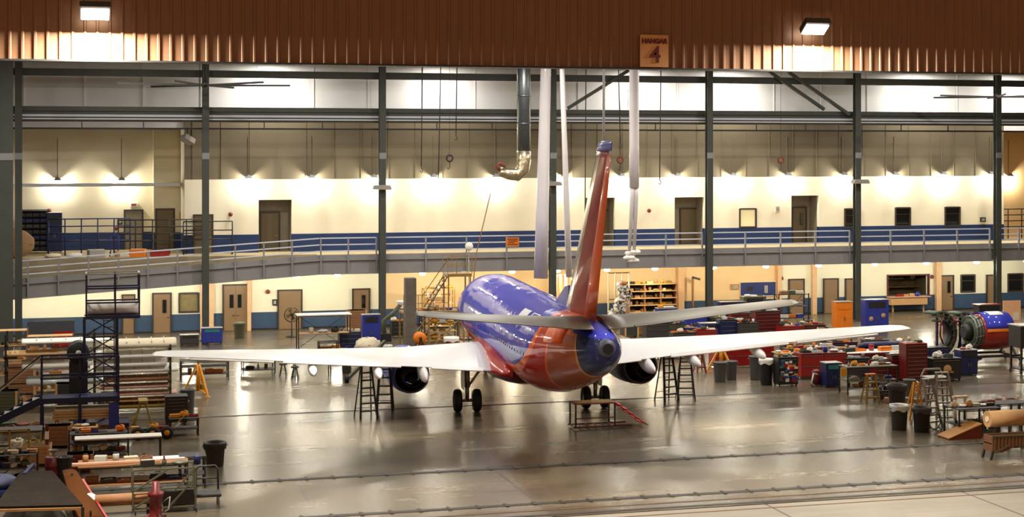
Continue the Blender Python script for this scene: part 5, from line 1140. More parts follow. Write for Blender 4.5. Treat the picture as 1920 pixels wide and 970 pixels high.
# grey louvre bins, pallet truck
t = chest(330, 795, pm(40, 795), pm(52, 795), 'grey louvred stack of trays right of the olive rack', 'dgrey', .8, 7, cat='tray stack', name='tray_stack')
bin_(352, 776, 'grey trash can below the left wing tip', 'grey', .33, pm(46, 776))
t = thing('pallet_truck', 'yellow-wheeled low truck in front of the olive rack', 'cart', place(280, 822)); MB().bb((-.7, -.45, .25), (.9, .45, .35)).build('deck', C_['dk'], t)
for x in (-.5, .1, .7):
    w2 = MB().lathe([(.1, -.07), (.25, -.07), (.28, 0), (.25, .07), (.1, .07)], c=(0, 0, 0), n=18, axis='y').build('wheel', M_TYRE, t, loc=(x, -.45, .28)); MB().lathe([(0, -.08), (.12, -.08), (.12, .08), (0, .08)], n=14, axis='y').build('hub', C_['yellow'], w2)
MB().bar((.85, 0, .3), (1.5, .1, .9), .05).build('tow_handle', C_['dyel'], t)
scatter(t, 'the low truck in front of the olive rack', 4, .36, 1.6, .4, seed=88, s=1.5)
tb = table(345, 815, pm(55, 815), .75, 'low dark bench at the foot of the louvred tray stack', .8, 'dgrey', 'dk', shelf=(.3,)); scatter(tb, 'the low bench by the louvred tray stack', 3, .76, 1.2, .4, seed=89, s=1.1)
t = thing('saw_horse', 'mustard folding trestle in front of the olive rack', 'trestle', place(268, 806)); 
for s in (-1, 1):
    for y in (-.4, .4): MB().bar((s*.45, y, 0), (s*.08, 0, 1.25), .06).build('leg', C_['dyel'], t)
MB().bb((-.2, -.5, 1.22), (.2, .5, 1.32)).build('top_beam', C_['dyel'], t)
# ================= right side: parts shelf, cabinets, tool chests
Ysh = 106.5
t = thing('parts_shelf', 'wide open shelf crowded with yellow and cream bins by the peach wall', 'shelf', (wx(1218, Ysh), Ysh, 0)); xa, xb = wx(1176, Ysh)-t.location.x, wx(1266, Ysh)-t.location.x; hs = wz(1218, 532, Ysh)
for i in range(4): x = xa+(xb-xa)*i/3; MB().bb((x-.04, -.35, 0), (x+.04, .35, hs)).build('upright', C_['brown'], t)
for k in range(6): MB().bb((xa, -.38, .25+k*(hs-.3)/5), (xb, .38, .3+k*(hs-.3)/5)).build('shelf', C_['wood'], t)
MB().bb((xa, .35, .2), (xb, .38, hs)).build('back_panel', C_['dk'], t)
for k in range(6):
    scatter(t, 'the %s shelf of the crowded parts shelf' % ['lowest', 'second', 'third', 'fourth', 'fifth', 'topmost'][k], 7, .3+k*(hs-.3)/5, xb-xa-.3, .3, seed=100+k, s=1.05, kinds=['box', 'case', 'tray', 'cloth', 'can'], cols=['cream', 'yellow', 'tan', 'white', 'brown', 'dk', 'dyel', 'wood'])
t = thing('pipe_rack', 'thin upright pipe rack with white covers, right behind the tail', 'rack', (wx(1160, 104.5), 104.5, 0)); zt = wz(1160, 512, 104.5)
for x in (-.75, -.25, .25, .75): MB().tube((x, 0, 0), (x, 0, zt), .06).build('pipe', C_['cream'], t)
for z in (.1, 1.9, zt): MB().bar((-.8, 0, z), (.8, 0, z), .08).build('cross_bar', C_['brown'], t)
for i, (px, py, r, lab) in enumerate(((1167, 536, .34, 'orange and white bag tied high on the pipe rack'), (1172, 552, .42, 'white plastic cover hung on the pipe rack, upper one'), (1162, 572, .5, 'white plastic cover hung on the pipe rack, middle one'), (1152, 590, .45, 'white plastic cover heaped at the tail side of the pipe rack'))):
    t = thing('plastic_cover', lab, 'cover', W(px, py, 103.9)); MB().blob((0, 0, 0), (r*.9, .25, r*.65), 14, 9, i+5, .9).build('crumpled_film', C_['white'], t)
    if i == 3: MB().bb((-.3, .0, -t.location.z), (.3, .5, -.15)).build('covered_stand', C_['dgrey'], t)
    MB().blob((.05, -.1, r*.6), (r*.6, .2, r*.3), 10, 7, i+9, .8).build('folded_top', C_['orange' if i == 0 else 'cream'], t)
cabinet(1249, 618, pm(38, 618), pm(40, 618), 'bright blue bin cart heaped with white bags before the parts shelf', 'blue')
scatter(None, 'the bright blue bin cart', 4, pm(40, 618)+.03, 1.1, .4, seed=121, s=1.6, at_=place(1249, 618), kinds=['bag', 'cloth'], cols=['white', 'cream', 'yellow', 'clear', 'tan'])
cabinet(1300, 622, pm(48, 622), pm(36, 612), 'blue cart with a pale top right of the peach pilaster', 'blue')
scatter(None, 'the blue cart right of the peach pilaster', 3, pm(36, 612)+.03, 1.4, .4, seed=122, s=1.3, at_=place(1300, 622))
cabinet(1372, 606, pm(50, 606), pm(40, 606), 'dark navy bench cabinet below the tan picture', 'navy')
t = cabinet(1412, 604, pm(46, 604), pm(48, 604), 'tan machine cabinet in front of the dark blue board', 'olive')
scatter(None, 'the tan machine cabinet', 3, pm(48, 604)+.03, 1.4, .4, seed=123, s=1.3, at_=place(1412, 604))
tb = rack(1484, 622, pm(62, 622), pm(72, 622), 'tall open steel rack right of the right stabilizer tip', .8, 4, 'dk', 'dgrey')
for k in range(4): scatter(tb, 'the %s level of the tall open steel rack' % ['bottom', 'second', 'third', 'top'][k], 3, .16+(pm(72, 622)-.2)*k/3, 1.7, .4, seed=130+k, s=1.4, kinds=['box', 'case', 'can'])
t = cabinet(1579, 622, pm(34, 622), pm(56, 622), 'bright orange cabinet between the tan doors', 'orange', panelc='orange')
t = cabinet(1640, 622, pm(48, 622), pm(60, 622), 'tall blue cabinet with round gauges left of the serving hatch', 'blue')
for k, (x, z) in enumerate(((-.45, .9), (.45, 1.1))): MB().lathe([(0, -.02), (.14, -.02), (.16, 0)], c=(x, -.38, z), n=14, axis='y').build('gauge', C_['tan'], t)
scatter(None, 'the floor left of the tall blue cabinet', 4, 0, 2.2, .6, seed=140, s=2.4, at_=place(1590, 632), kinds=['case', 'box', 'can'], cols=['white', 'rust', 'red', 'cream', 'dk'])
t = cabinet(1850, 612, pm(44, 612), pm(40, 612), 'black cabinet with a red top edge near the right steel column', 'dk'); MB().bb((-.98, -.4, pm(40, 612)+.03), (.98, .4, pm(40, 612)+.07)).build('red_strip', C_['red'], t)
t = thing('display_board', 'peach pegboard with papers standing at the right edge', 'board', place(1899, 642)); MB().bb((-.7, -.03, .6), (.55, .03, pm(78, 642))).build('peg_face', mat('peach_peg', (236, 178, 132), .7, noise=.1), t)
for x in (-.6, .45): MB().bb((x-.03, -.03, 0), (x+.03, .03, .6)).bb((x-.03, -.3, 0), (x+.03, .3, .04)).build('stand_leg', C_['dk'], t)
MB().bb((-.5, -.05, 1.2), (-.1, -.03, 1.7)).bb((.0, -.05, 1.4), (.4, -.03, 1.9)).build('paper', C_['cream'], t)
# red chests and benches between stabilizer and wing
specs = [(1322, 645, 40, 26, 'red', 'bright red low box behind the right wing root side', 0), (1362, 640, 34, 40, 'navy', 'navy cart behind the right wing, first right of the red box', 4), (1400, 640, 40, 34, 'dgrey', 'dark cart crowded with parts behind the right wing', 4), (1436, 636, 50, 52, 'dred', 'dark red tool chest with a white sticker behind the right wing', 7), (1480, 640, 46, 28, 'red', 'red tool chest below the open steel rack', 4), (1524, 636, 44, 26, 'dred', 'dark red low chest left of the orange cabinet', 4), (1280, 650, 46, 26, 'dgrey', 'dark grey low cart behind the right wing root', 3)]
for px, py, w_, h_, c, lab, nd in specs:
    t = chest(px, py, pm(w_, py), pm(h_, py), lab, c, .7, max(nd, 1), top='dk' if c != 'red' else 'red')
    scatter(None, 'the '+' '.join(lab.split()[:9]), 4, pm(h_, py)+.04, pm(w_, py)*.9, .4, seed=px, s=1.25, at_=t.location)
# beneath / in front of the right wing
chest(1390, 688, pm(118, 688), pm(44, 688), 'very long red chest behind the right yellow jack', 'red', 1.0, 2, cols=3, top='dred')
t = chest(1262, 672, pm(72, 672), pm(12, 672)+.3, 'low tan trolley under the right wing, behind the ladders', 'tan', .9, 1)
bin_(1350, 716, 'grey round can in front of the right yellow jack, left one', 'grey', .36, pm(36, 706)); bin_(1371, 712, 'grey round can in front of the right yellow jack, right one', 'grey', .32, pm(34, 700))
t = ladder(1312, 698, pm(32, 698), 'small red-brown stool ladder left of the right yellow jack', .5, .3, 'rust', steps=2)
bin_(1418, 712, 'grey square-looking can left of the sticker covered cart', 'grey', .38, pm(44, 712)); bin_(1437, 722, 'black can with a white bag, touching the sticker covered cart', 'dk', .36, pm(48, 722), 'white')
t = chest(1473, 724, pm(40, 724), pm(54, 724), 'tool cart covered with bright coloured stickers', 'dk', .7, 6)
rnd = random.Random(5); w_ = pm(40, 724); h_ = pm(54, 724)
for k in range(34):
    c = rnd.choice(['yellow', 'orange', 'white', 'green', 'blue', 'red', 'teal', 'cream']); x = rnd.uniform(-w_/2+.1, w_/2-.12); z = rnd.uniform(.2, h_-.15); a_ = rnd.uniform(.07, .15); b_ = rnd.uniform(.05, .1)
    MB().bb((x-a_, -.402-k*.0006, z-b_), (x+a_, -.4-k*.0006+.0003, z+b_)).build('sticker', C_[c], t)
scatter(None, 'the sticker covered cart', 3, h_+.04, w_*.9, .4, seed=151, s=1.2, at_=t.location, cols=['white', 'cream', 'yellow', 'green'])
tb = table(1490, 700, pm(80, 700), pm(40, 700), 'tan-topped workbench behind the sticker covered cart', 1.0, 'tan', 'dk', shelf=(.4,)); scatter(tb, 'the tan-topped workbench behind the sticker cart', 6, pm(40, 700), 2.2, .6, seed=152, s=1.3)
t = chest(1538, 708, pm(92, 708), pm(46, 708), 'long red chest behind the blue striped cart', 'red', .9, 2, cols=2, top='dred'); scatter(None, 'the long red chest behind the blue striped cart', 4, pm(46, 708)+.04, 2.2, .5, seed=153, s=1.3, at_=t.location)
t = thing('vacuum_cleaner', 'small maroon and white shop vacuum left of the blue striped cart', 'vacuum', place(1530, 724)); MB().lathe([(0, .08), (.24, .08), (.26, .45), (.2, .55), (.22, .75), (.1, .85), (0, .86)], n=18).build('vacuum_tank', C_['dred'], t); MB().path([(.0, -.2, .6), (-.3, -.35, .7), (-.4, -.3, .2), (-.2, -.3, .05)], .04, 8).build('suction_hose', C_['white'], t); casters(t, .25, .25, .05)
t = cabinet(1558, 726, pm(32, 726), pm(46, 726), 'blue cart with pale stripes, left of the long cluttered bench', 'navy', panelc='teal')
t = thing('yellow_label_box', 'yellow and white box beside the blue striped cart', 'box', place(1577, 726)+Vector((0, -.1, 0))); MB().bb((-.18, -.2, 0), (.18, .2, 1.15)).build('box_body', C_['cream'], t, bevel=.02); MB().bb((-.15, -.22, .6), (.15, -.2, 1.0)).build('yellow_label', C_['yellow'], t)
tb = table(1628, 737, pm(105, 737), pm(52, 737), 'long cluttered two-level bench left of the grey trash cans', 1.0, 'olive', 'dk', shelf=(.35, pm(26, 737)))
for k, z in enumerate((.36, pm(26, 737)+.0, pm(52, 737))): scatter(tb, 'the %s level of the long cluttered bench' % ['bottom', 'middle', 'top'][k], 7, z, 2.6, .6, seed=160+k, s=1.25)
tb = table(1635, 700, pm(150, 700), pm(42, 700), 'wide white-covered table behind the cluttered bench', 1.2, 'white', 'dred'); MB().bb((-2.1, -.62, pm(42, 700)-.5), (2.1, -.6, pm(42, 700)-.05)).build('red_skirt', C_['dred'], tb)
scatter(tb, 'the wide white-covered table', 5, pm(42, 700), 3.6, .7, seed=165, s=1.2)
t = chest(1712, 716, pm(44, 716), pm(72, 716), 'tall red-edged roller cabinet left of the black chest', 'dred', .8, 9, cols=1, top='red'); scatter(None, 'the tall red-edged roller cabinet', 3, pm(72, 716)+.04, .9, .4, seed=166, s=1.2, at_=t.location)
chest(1680, 712, pm(30, 712), pm(46, 712), 'dark red roller cabinet heaped with white rags', 'dred', .7, 6); scatter(None, 'the dark red roller cabinet heaped with white rags', 3, pm(46, 712)+.04, .7, .4, seed=167, s=1.5, at_=place(1680, 712), kinds=['cloth'], cols=['white', 'cream', 'lgrey', 'clear'])
t = chest(1768, 714, pm(60, 714), pm(42, 714), 'black job box with a pale round emblem', 'dk', .8, 1); e_ = MB().lathe([(0, -.01), (.22, -.01), (.24, 0)], c=(0, -.46, pm(42, 714)*.55), n=18, axis='y').build('emblem_disc', C_['tan'], t); MB().bb((-.36, -.47, pm(42, 714)*.4), (.36, -.455, pm(42, 714)*.46)).build('emblem_bar', C_['tan'], t)
scatter(None, 'the black job box', 2, pm(42, 714)+.04, 1.2, .4, seed=168, s=1.2, at_=t.location, cols=['white', 'cream', 'dk'])
t = cabinet(1811, 704, pm(36, 704), pm(48, 704), 'blue cart with hanging cords right of the black job box', 'navy'); scatter(None, 'the blue cart right of the black job box', 2, pm(48, 704)+.03, .8, .4, seed=169, s=1.4, at_=t.location, kinds=['cloth', 'bag'], cols=['white', 'red'])
t = chest(1737, 682, pm(80, 682), pm(30, 682), 'wide navy low chest behind the black job box', 'navy', .8, 2, cols=2)
t = thing('tarp_bundle', 'blue rounded tarp bundle lying on the table of red chests', 'bundle', place(1660, 690, 0)+Vector((0, 0, pm(36, 690)))); MB().path([(-1.6, 0, .18), (-1.3, 0, .22), (1.3, 0, .22), (1.6, 0, .2)], [.08, .2, .2, .08], 12).build('bundle_skin', C_['navy'], t); MB().blob((.9, 0, .42), (.18, .15, .14), seed=3, rough=.2).build('white_knot', C_['white'], t)
MB().bb((-1.7, -.45, -pm(36, 690)), (1.7, .45, -.0)).build('support_chest', C_['dred'], t)
for px, py, w_, h_, c, lab in ((1610, 680, 70, 26, 'dred', 'dark red chest row just under the right wing tip'), (1560, 690, 60, 34, 'green', 'dull green bench with trays under the right wing'), (1500, 684, 60, 30, 'dk', 'black bench at the front edge of the right wing'), (1712, 672, 70, 20, 'red', 'bright red topped chest left of the jet engine')):
    t = chest(px, py, pm(w_, py), pm(h_, py), lab, c, .8, 2, cols=2, top='red' if c == 'red' else 'dk'); scatter(None, 'the '+' '.join(lab.split()[:10]), 5, pm(h_, py)+.04, pm(w_, py)*.9, .4, seed=px+7, s=1.4, at_=t.location, cols=['white', 'cream', 'tan', 'red', 'dk', 'rust', 'yellow'])
ladder(1632, 757, pm(54, 757), 'small dull yellow ladder before the cluttered bench', .7, .3, 'dyel', steps=3)
bin_(1682, 770, 'dark grey trash can, rear left of the three', 'dgrey', .42, pm(48, 770), 'dgrey'); bin_(1686, 806, 'dark grey trash can with a clear liner, front left of the three', 'dgrey', .38, pm(46, 806), 'clear'); bin_(1728, 810, 'black trash can with a cord loop, front right of the three', 'dk', .38, pm(46, 810), 'dgrey')
t = thing('hose_loop', 'black hose loop standing against the front right trash can', 'hose', place(1752, 806)); MB().path([(.28*math.cos(a), .02*math.sin(3*a), .38+.36*math.sin(a)) for a in [2*PI*k/20 for k in range(20)]], .025, 6, closed=True).build('loop', C_['dk'], t); MB().tube((.2, 0, .1), (.28, -.1, .0), .03).build('hose_end', C_['steel'], t)
scatter(None, 'the floor behind the grey trash cans', 5, 0, 2.6, .8, seed=171, s=2.0, at_=place(1700, 755), kinds=['case', 'box', 'coil', 'can'], cols=['dk', 'steel', 'white', 'brown', 'navy', 'pink'])
t = thing('yellow_stand', 'yellow work stand folded behind the black trash can', 'stand', place(1765, 790)-Vector((.9, -.6, 0)))
for s in (-1, 1): MB().bar((s*.35, 0, 0), (s*.1, 0, 1.7), .08).bar((s*.35, .5, 0), (s*.1, .1, 1.7), .06).build('leg', C_['yellow'], t)
for k in range(5): MB().bb((-.3+.04*k, -.04, .3+.3*k), (.3-.04*k, .06, .34+.3*k)).build('rung', C_['yellow'], t)
ladder(1738, 800, pm(88, 800), 'silver step ladder, left of two behind the trash cans', .8, .55, 'steel', rz=.25); ladder(1766, 792, pm(92, 792), 'silver step ladder, right of two, taller', .9, .6, 'steel', rz=-.2)
t = thing('ladder_platform', 'pale platform top on tall trestle behind the silver ladders', 'platform', place(1754, 776)); h_ = pm(78, 776)
MB().bb((-.55, -.4, h_-.25), (.55, .4, h_-.2)).build('deck', C_['lgrey'], t); MB().bar((-.4, .3, h_+.1), (.4, .3, h_+.1), .08).bar((-.55, .3, h_-.2), (-.4, .3, h_+.1), .06).bar((.55, .3, h_-.2), (.4, .3, h_+.1), .06).build('top_rail', C_['lgrey'], t)
for sx in (-1, 1):
    for sy in (-1, 1): MB().bar((sx*.75, sy*.55, 0), (sx*.5, sy*.35, h_-.22), .06).build('leg', C_['olive'], t)
# tables at the right with wrapped parts
tb = table(1822, 812, pm(88, 812), pm(50, 812), 'dark parts table heaped with white wrapped parts', 1.3, 'dgrey', 'dk', shelf=(.45,), mids=1); h_ = pm(50, 812)
scatter(tb, 'the dark parts table, at the top', 6, h_, 2.0, .8, seed=181, s=1.5, kinds=['cloth', 'bag', 'case'], cols=['white', 'cream', 'tan', 'clear', 'rust', 'dk']); scatter(tb, 'the lower shelf of the dark parts table', 5, .46, 1.9, .8, seed=182, s=1.4, cols=['dk', 'white', 'green', 'tan', 'navy', 'steel'])
t = thing('drum_bag', 'white tied bag standing on the floor by the dark parts table', 'bag', place(1846, 800)+Vector((.3, -.3, .0))); MB().lathe([(0, 0), (.26, .02), (.3, .35), (.2, .65), (.05, .75), (.08, .85), (0, .84)], n=16).build('bag_film', C_['cream'], t); MB().lathe([(.06, .73), (.08, .75), (.06, .77)], n=12).build('tie', C_['brown'], t)
tb = table(1885, 800, pm(90, 800), pm(46, 800), 'dark trestle that carries the big brown paper roll', 1.0, 'dgrey', 'dk', shelf=(.4,), mids=1); roll(1886, 800, pm(46, 800)+.0, pm(72, 800), .33, 'big brown paper roll lying on the dark trestle at right', 'tan')
scatter(tb, 'the left end of the dark trestle by the paper roll', 2, pm(46, 800), .5, .4, seed=185, s=1.8, at_=tb.location-Vector((.85, 0, 0)), kinds=['cloth', 'case'], cols=['rust', 'brown'])
tb = table(1892, 832, pm(84, 832), pm(48, 832), 'cream-topped bench behind the brown ribbed trough', 1.0, 'cream', 'dk', mids=2); scatter(tb, 'the cream-topped bench behind the trough', 5, pm(48, 832), 1.9, .6, seed=186, s=1.1, cols=['white', 'cream', 'tan', 'dk', 'green'])
t = thing('floor_ramp_wedge', 'tan plywood wedge ramp with an orange edge beside the trough', 'ramp', place(1812, 824)); L0 = t.location
a_, b_, c_ = at(1768, 822)-L0, at(1846, 824)-L0, at(1846, 796, .6)-L0; zt = pm(26, 824)
MB().prism([(a_.x, -.0, 0), (b_.x, 0, 0), (b_.x, 0, zt), (a_.x, 0, .04)], (0, .9, 0)).build('wedge', C_['rust'], t); MB().prism([(a_.x-.02, -.03, .04), (b_.x, -.03, zt), (b_.x, -.03, zt+.05), (a_.x-.02, -.03, .08)], (0, .95, 0)).build('ramp_deck', mat('ramp_tan', (178, 128, 66), .6), t)
t = thing('ribbed_trough', 'brown vertically ribbed trough on splayed dark legs at lower right', 'trough', place(1895, 858)); w_ = pm(96, 858); h_ = pm(44, 858); m = MB(); n = 26
for k in range(n): x = -w_/2+w_*k/n; m.bb((x, -.32-(.03 if k % 2 else 0), .28*(1 if 0 else 1)+.22*max(0, 1-abs((x)/(w_*.28)))), (x+w_/n, -.28, h_))
m.bb((-w_/2, .28, .3), (w_/2, .32, h_)).bb((-w_/2, -.28, .3), (-w_/2+.04, .28, h_)).bb((w_/2-.04, -.28, .3), (w_/2, .28, h_)).bb((-w_/2, -.28, .6), (w_/2, .28, .64)); m.build('ribbed_sides', mat('trough_brown', (110, 74, 48), .6, noise=.2), t)
m2 = MB().bar((-w_/2, -.34, h_), (w_/2, -.34, h_), .06).bar((-w_/2+.1, -.34, .28), (-.3, -.34, .55), .06).bar((w_/2-.1, -.34, .28), (.3, -.34, .55), .06); m2.build('trim_bar', C_['olive'], t)
for sx in (-1, 1):
    for sy in (-.3, .3): MB().bar((sx*(w_/2-.04), sy, .35), (sx*(w_/2+.06), sy, 0), .08).build('leg', C_['dk'], t)
# ---------------- jet engine on its stand, cowls open
t = thing('jet_engine', 'jet engine with a blue and red cowl on a dark wheeled stand', 'engine', place(1858, 678)); L0 = t.location; sc_ = (676-HZ)/H
zc = 1.75; 
def ringz(x, r, n=28): return [Vector((x, r*math.sin(2*PI*i/n), zc+r*math.cos(2*PI*i/n))) for i in range(n)]
MB().loft([ringz(-.95, .95), ringz(-.9, 1.02), ringz(.0, 1.08), ringz(.9, 1.02), ringz(1.05, .92), ringz(1.0, .8), ringz(.6, .78)], cap=False).build('cowl', (lambda: (lambda m_: m_)(mat('engine_cowl_red', (158, 34, 20), .3, coat=.8)))(), t)
# upper blue half and orange stripe
def halfshell(x0, x1, r, a0, a1, th=.02, n=14):
    R_ = []
    for x in (x0, x1): R_.append([Vector((x, (r+th)*math.sin(a), zc+(r+th)*math.cos(a))) for a in [a0+(a1-a0)*i/n for i in range(n+1)]]+[Vector((x, r*math.sin(a), zc+r*math.cos(a))) for a in [a1-(a1-a0)*i/n for i in range(n+1)]])
    return MB().loft(R_, smooth=True)
halfshell(-.88, .9, 1.085, -1.35, 1.35).build('blue_upper_cowl', M_BLU, t); halfshell(-.88, .9, 1.09, -1.5, -1.35).build('orange_stripe', C_['orange'], t)
halfshell(-.4, .5, 1.11, -.5, .1).build('white_patch', C_['white'], t); halfshell(.55, .85, 1.1, -1.85, -1.6).build('logo_panel', mat('dull_orange_mark', (196, 110, 60), .5), t)
MB().loft([ringz(-1.45, .6), ringz(-1.4, .8), ringz(-1.15, .88), ringz(-.95, .92)], cap=True).build('core_case', C_['green'], t)
m = MB()
for x in (-1.4, -1.2, -1.0): m.path([(x, .9*math.sin(a), zc+.9*math.cos(a)) for a in [2*PI*k/24 for k in range(24)]], .045, 6, closed=True)
for k in range(10): a = 2*PI*k/10; m.path([(-1.45, .8*math.sin(a), zc+.8*math.cos(a)), (-1.3, .92*math.sin(a+.1), zc+.92*math.cos(a+.1)), (-.95, .95*math.sin(a+.2), zc+.95*math.cos(a+.2))], .035, 6)
m.build('pipes', C_['steel'], t)
MB().loft([ringz(-1.8, .35), ringz(-1.45, .58)]).build('exhaust_section', C_['dk'], t)
m = MB().bb((-1.8, -.9, .35), (1.4, -.78, .48)).bb((-1.8, .78, .35), (1.4, .9, .48))
m.build('stand_beam', C_['dk'], t)
for x in (-1.5, 1.1): MB().bar((x, -.85, .4), (x, -.3, 1.0), .1).bar((x, .85, .4), (x, .3, 1.0), .1).bb((x-.06, -.9, .35), (x+.06, .9, .45)).build('cradle', C_['dk'], t)
MB().bar((-.3, -.85, .45), (1.5, -1.6, .3), .08).bar((1.5, -1.6, .3), (1.55, -1.6, 0), .06).build('outrigger', C_['dk'], t); casters(t, 1.5, .85, .16)
# opened reverser halves beside it
for i, (px, py, r0) in enumerate(((1757, 676, 1.3), (1800, 674, 1.22))):
    t = thing('thrust_reverser', ['open dark thrust reverser cowl at the left of the jet engine', 'open dark thrust reverser cowl next to the jet engine'][i], 'engine cowl', place(px, py), .25); zc2 = 1.55
    def arc(r, y, a0=-2.6, a1=.25, n=16): return [Vector((-r*math.sin(a)*-1, y, zc2+r*math.cos(a))) for a in [(-a0+ (a1+a0)*k/n)*1 for k in range(n+1)]]
    def shell(r, th, y0, y1):
        aa = [-.35+3.4*k/18 for k in range(19)]
        return MB().loft([[Vector((r*math.sin(a), y, zc2+r*math.cos(a))) for a in aa]+[Vector(((r-th)*math.sin(a), y, zc2+(r-th)*math.cos(a))) for a in aa[::-1]] for y in (y0, y1)])
    shell(r0, .08, -.3, .7).build('outer_shell', C_['green'], t); shell(r0*.84, .06, -.35, .3).build('middle_ring', C_['olive'], t); shell(r0*.62, .07, -.4, .2).build('inner_ring', C_['dk'], t)
    m = MB()
    for k in range(9): a = -.2+3.1*k/8; m.bar((r0*.58*math.sin(a), -.32, zc2+r0*.58*math.cos(a)), (r0*.97*math.sin(a), -.3, zc2+r0*.97*math.cos(a)), .07)
    m.build('blocker_doors', C_['steel'], t)
    MB().bb((-.35, -.5, 0), (1.3, .6, .1)).bar((0, 0, .1), (0, 0, 2.6), .1).bar((-.3, 0, .1), (.0, 0, 1.2), .07).build('support_frame', C_['navy'], t)
    MB().path([(.1, -.4, 2.5), (-.2, -.5, 2.2), (-.25, -.5, 1.5), (.0, -.5, 1.0)], .05, 7).build('harness', C_['dred'], t)
t = thing('maintenance_cart', 'dark open cart at the right edge beside the jet engine', 'cart', place(1925, 700)); h_ = pm(90, 700); MB().bb((-.75, -.6, h_*.55), (.8, .6, h_)).build('cart_box', C_['dk'], t, bevel=.04); MB().bb((-.8, -.65, h_), (.8, .65, h_+.05)).build('pale_top', C_['lgrey'], t)
for sx in (-.65, .7):
    for sy in (-.5, .5): MB().bb((sx-.05, sy-.05, .2), (sx+.05, sy+.05, h_*.55)).build('leg', C_['dk'], t)
MB().bb((-.7, -.55, .25), (.75, .55, .3)).build('shelf', C_['dk'], t); casters(t, .75, .6, .12)
tb = table(1810, 640, pm(110, 640), pm(34, 640), 'long red-topped bench behind the jet engine', 1.0, 'red', 'dred'); scatter(tb, 'the long red-topped bench behind the jet engine', 6, pm(34, 640), 3.0, .5, seed=191, s=1.5, cols=['white', 'cream', 'pink', 'red', 'dk'])
# big yellow line on the floor at right
# ================= further benches, crates and shelves of the busy rows
def crate(px, py, w, h, label, c='brown', d=.8, name='wooden_crate', cat='crate', g=None):
    t = thing(name, label, cat, place(px, py), random.uniform(-.12, .12), g); m = MB()
    n = max(2, int(h/.16))
    for i in range(n): m.bb((-w/2, -d/2, .1+(h-.1)*i/n+.01), (w/2, d/2, .1+(h-.1)*(i+1)/n-.01))
    m.bb((-w/2+.02, -d/2+.02, .1), (w/2-.02, d/2-.02, h-.01)); m.build('crate_boards', C_[c], t)
    for x in (-w/2+.06, w/2-.06): MB().bb((x-.05, -d/2-.03, .1), (x+.05, -d/2, h)).build('batten', C_['wood'], t); MB().bb((x-.06, -d/2, 0), (x+.06, d/2, .1)).build('skid', C_['wood'], t)
    return t
# left cluster
for px, py, w_, h_, lab, c, sc_cols in ((185, 852, 110, 44, 'low dark shelf of trim parts behind the white-topped table', 'dk', None), (30, 908, 80, 60, 'dark shelf of hoses at the left edge behind the dark bench', 'dk', ['dk', 'rust', 'olive', 'tan', 'cream', 'navy']), (140, 832, 90, 34, 'low brown shelf of trays under the blue stair platform', 'brown', ['tan', 'cream', 'white', 'dk', 'rust'])):
    t = rack(px, py, pm(w_, py), pm(h_, py), lab, .8, 3, c, 'dgrey' if c == 'dk' else 'wood')
    for k in range(3): scatter(t, 'the %s level of the %s' % (['bottom', 'middle', 'top'][k], ' '.join(lab.split()[:6])), 6, .16+(t['h']-.2)*k/2, pm(w_, py)*.85, .5, seed=px+k, s=1.3, cols=sc_cols)
crate(110, 838, 1.0, .9, 'brown slatted crate under the left end of the blue stair platform'); crate(68, 872, 1.1, .8, 'tan slatted crate left of the dark red oil drum', 'tan')
crate(150, 884, 1.0, .7, 'dark brown crate right behind the leaning brown panel', 'rust'); crate(10, 772, 1.2, 1.0, 'olive crate at the left edge behind the blue stairs', 'olive')
crate(130, 770, 1.2, 1.3, 'dark crate behind the blue stair platform beside the tank', 'dgrey'); crate(40, 740, 1.4, 1.6, 'brown tall crate in front of the leftmost goods shelf', 'brown')
t = thing('striped_post', 'red and white warning post left of the dark red oil drum', 'post', place(88, 872)); MB().bb((-.06, -.06, 0), (.06, .06, 1.6)).build('post_shaft', C_['dred'], t); MB().bb((-.07, -.07, 1.0), (.07, .07, 1.3)).build('white_band', C_['white'], t); MB().bb((-.25, -.25, 0), (.25, .25, .06)).build('post_foot', C_['dk'], t)
bin_(120, 905, 'black bin between the dark bench and the leaning brown panel', 'dk', .3, .95)
t = thing('yellow_gantry', 'yellow tubular frame at the left edge above the dark bench', 'frame', place(18, 880)); 
for x in (-.7, .0, .7): MB().bar((x, 0, 0), (x, 0, 1.5), .06).build('post', C_['dyel'], t)
for z in (.75, 1.48): MB().bar((-.75, 0, z), (.75, 0, z), .06).build('rail', C_['dyel'], t)
# centre left, behind the wing
t = rack(822, 640, pm(70, 640), pm(52, 640), 'dark shelf unit under the mustard dock', .8, 4, 'dk', 'dyel')
for k in range(4): scatter(t, 'the %s tier of the shelf under the mustard dock' % ['bottom', 'second', 'third', 'top'][k], 4, .16+(t['h']-.2)*k/3, pm(70, 640)*.85, .4, seed=300+k, s=1.3)
t = rack(822, 615, pm(60, 615), pm(75, 615), 'tall tan shelf unit against the peach wall behind the dock', .7, 6, 'dyel', 'wood')
for k in range(6): scatter(t, 'the %s tier of the tan shelf behind the dock' % ['lowest', 'second', 'third', 'fourth', 'fifth', 'top'][k], 5, .16+(t['h']-.2)*k/5, pm(60, 615)*.85, .4, seed=310+k, s=1.1, cols=['yellow', 'cream', 'tan', 'white', 'brown', 'dyel', 'dk'])
t = bin_(846, 668, 'red and white drum behind the left wing root', 'red', .42, 1.1, 'white')
t = chest(752, 632, pm(40, 640), pm(30, 640), 'black low chest between the steel column and the mustard dock', 'dk', .8, 3)
scatter(None, 'the black low chest by the mustard dock', 4, pm(30, 640)+.04, 1.3, .5, seed=320, s=1.3, at_=t.location)
t = chest(655, 655, pm(40, 655), pm(32, 655), 'dark blue chest heaped with parts left of the blue cabinet', 'navy', .8, 3)
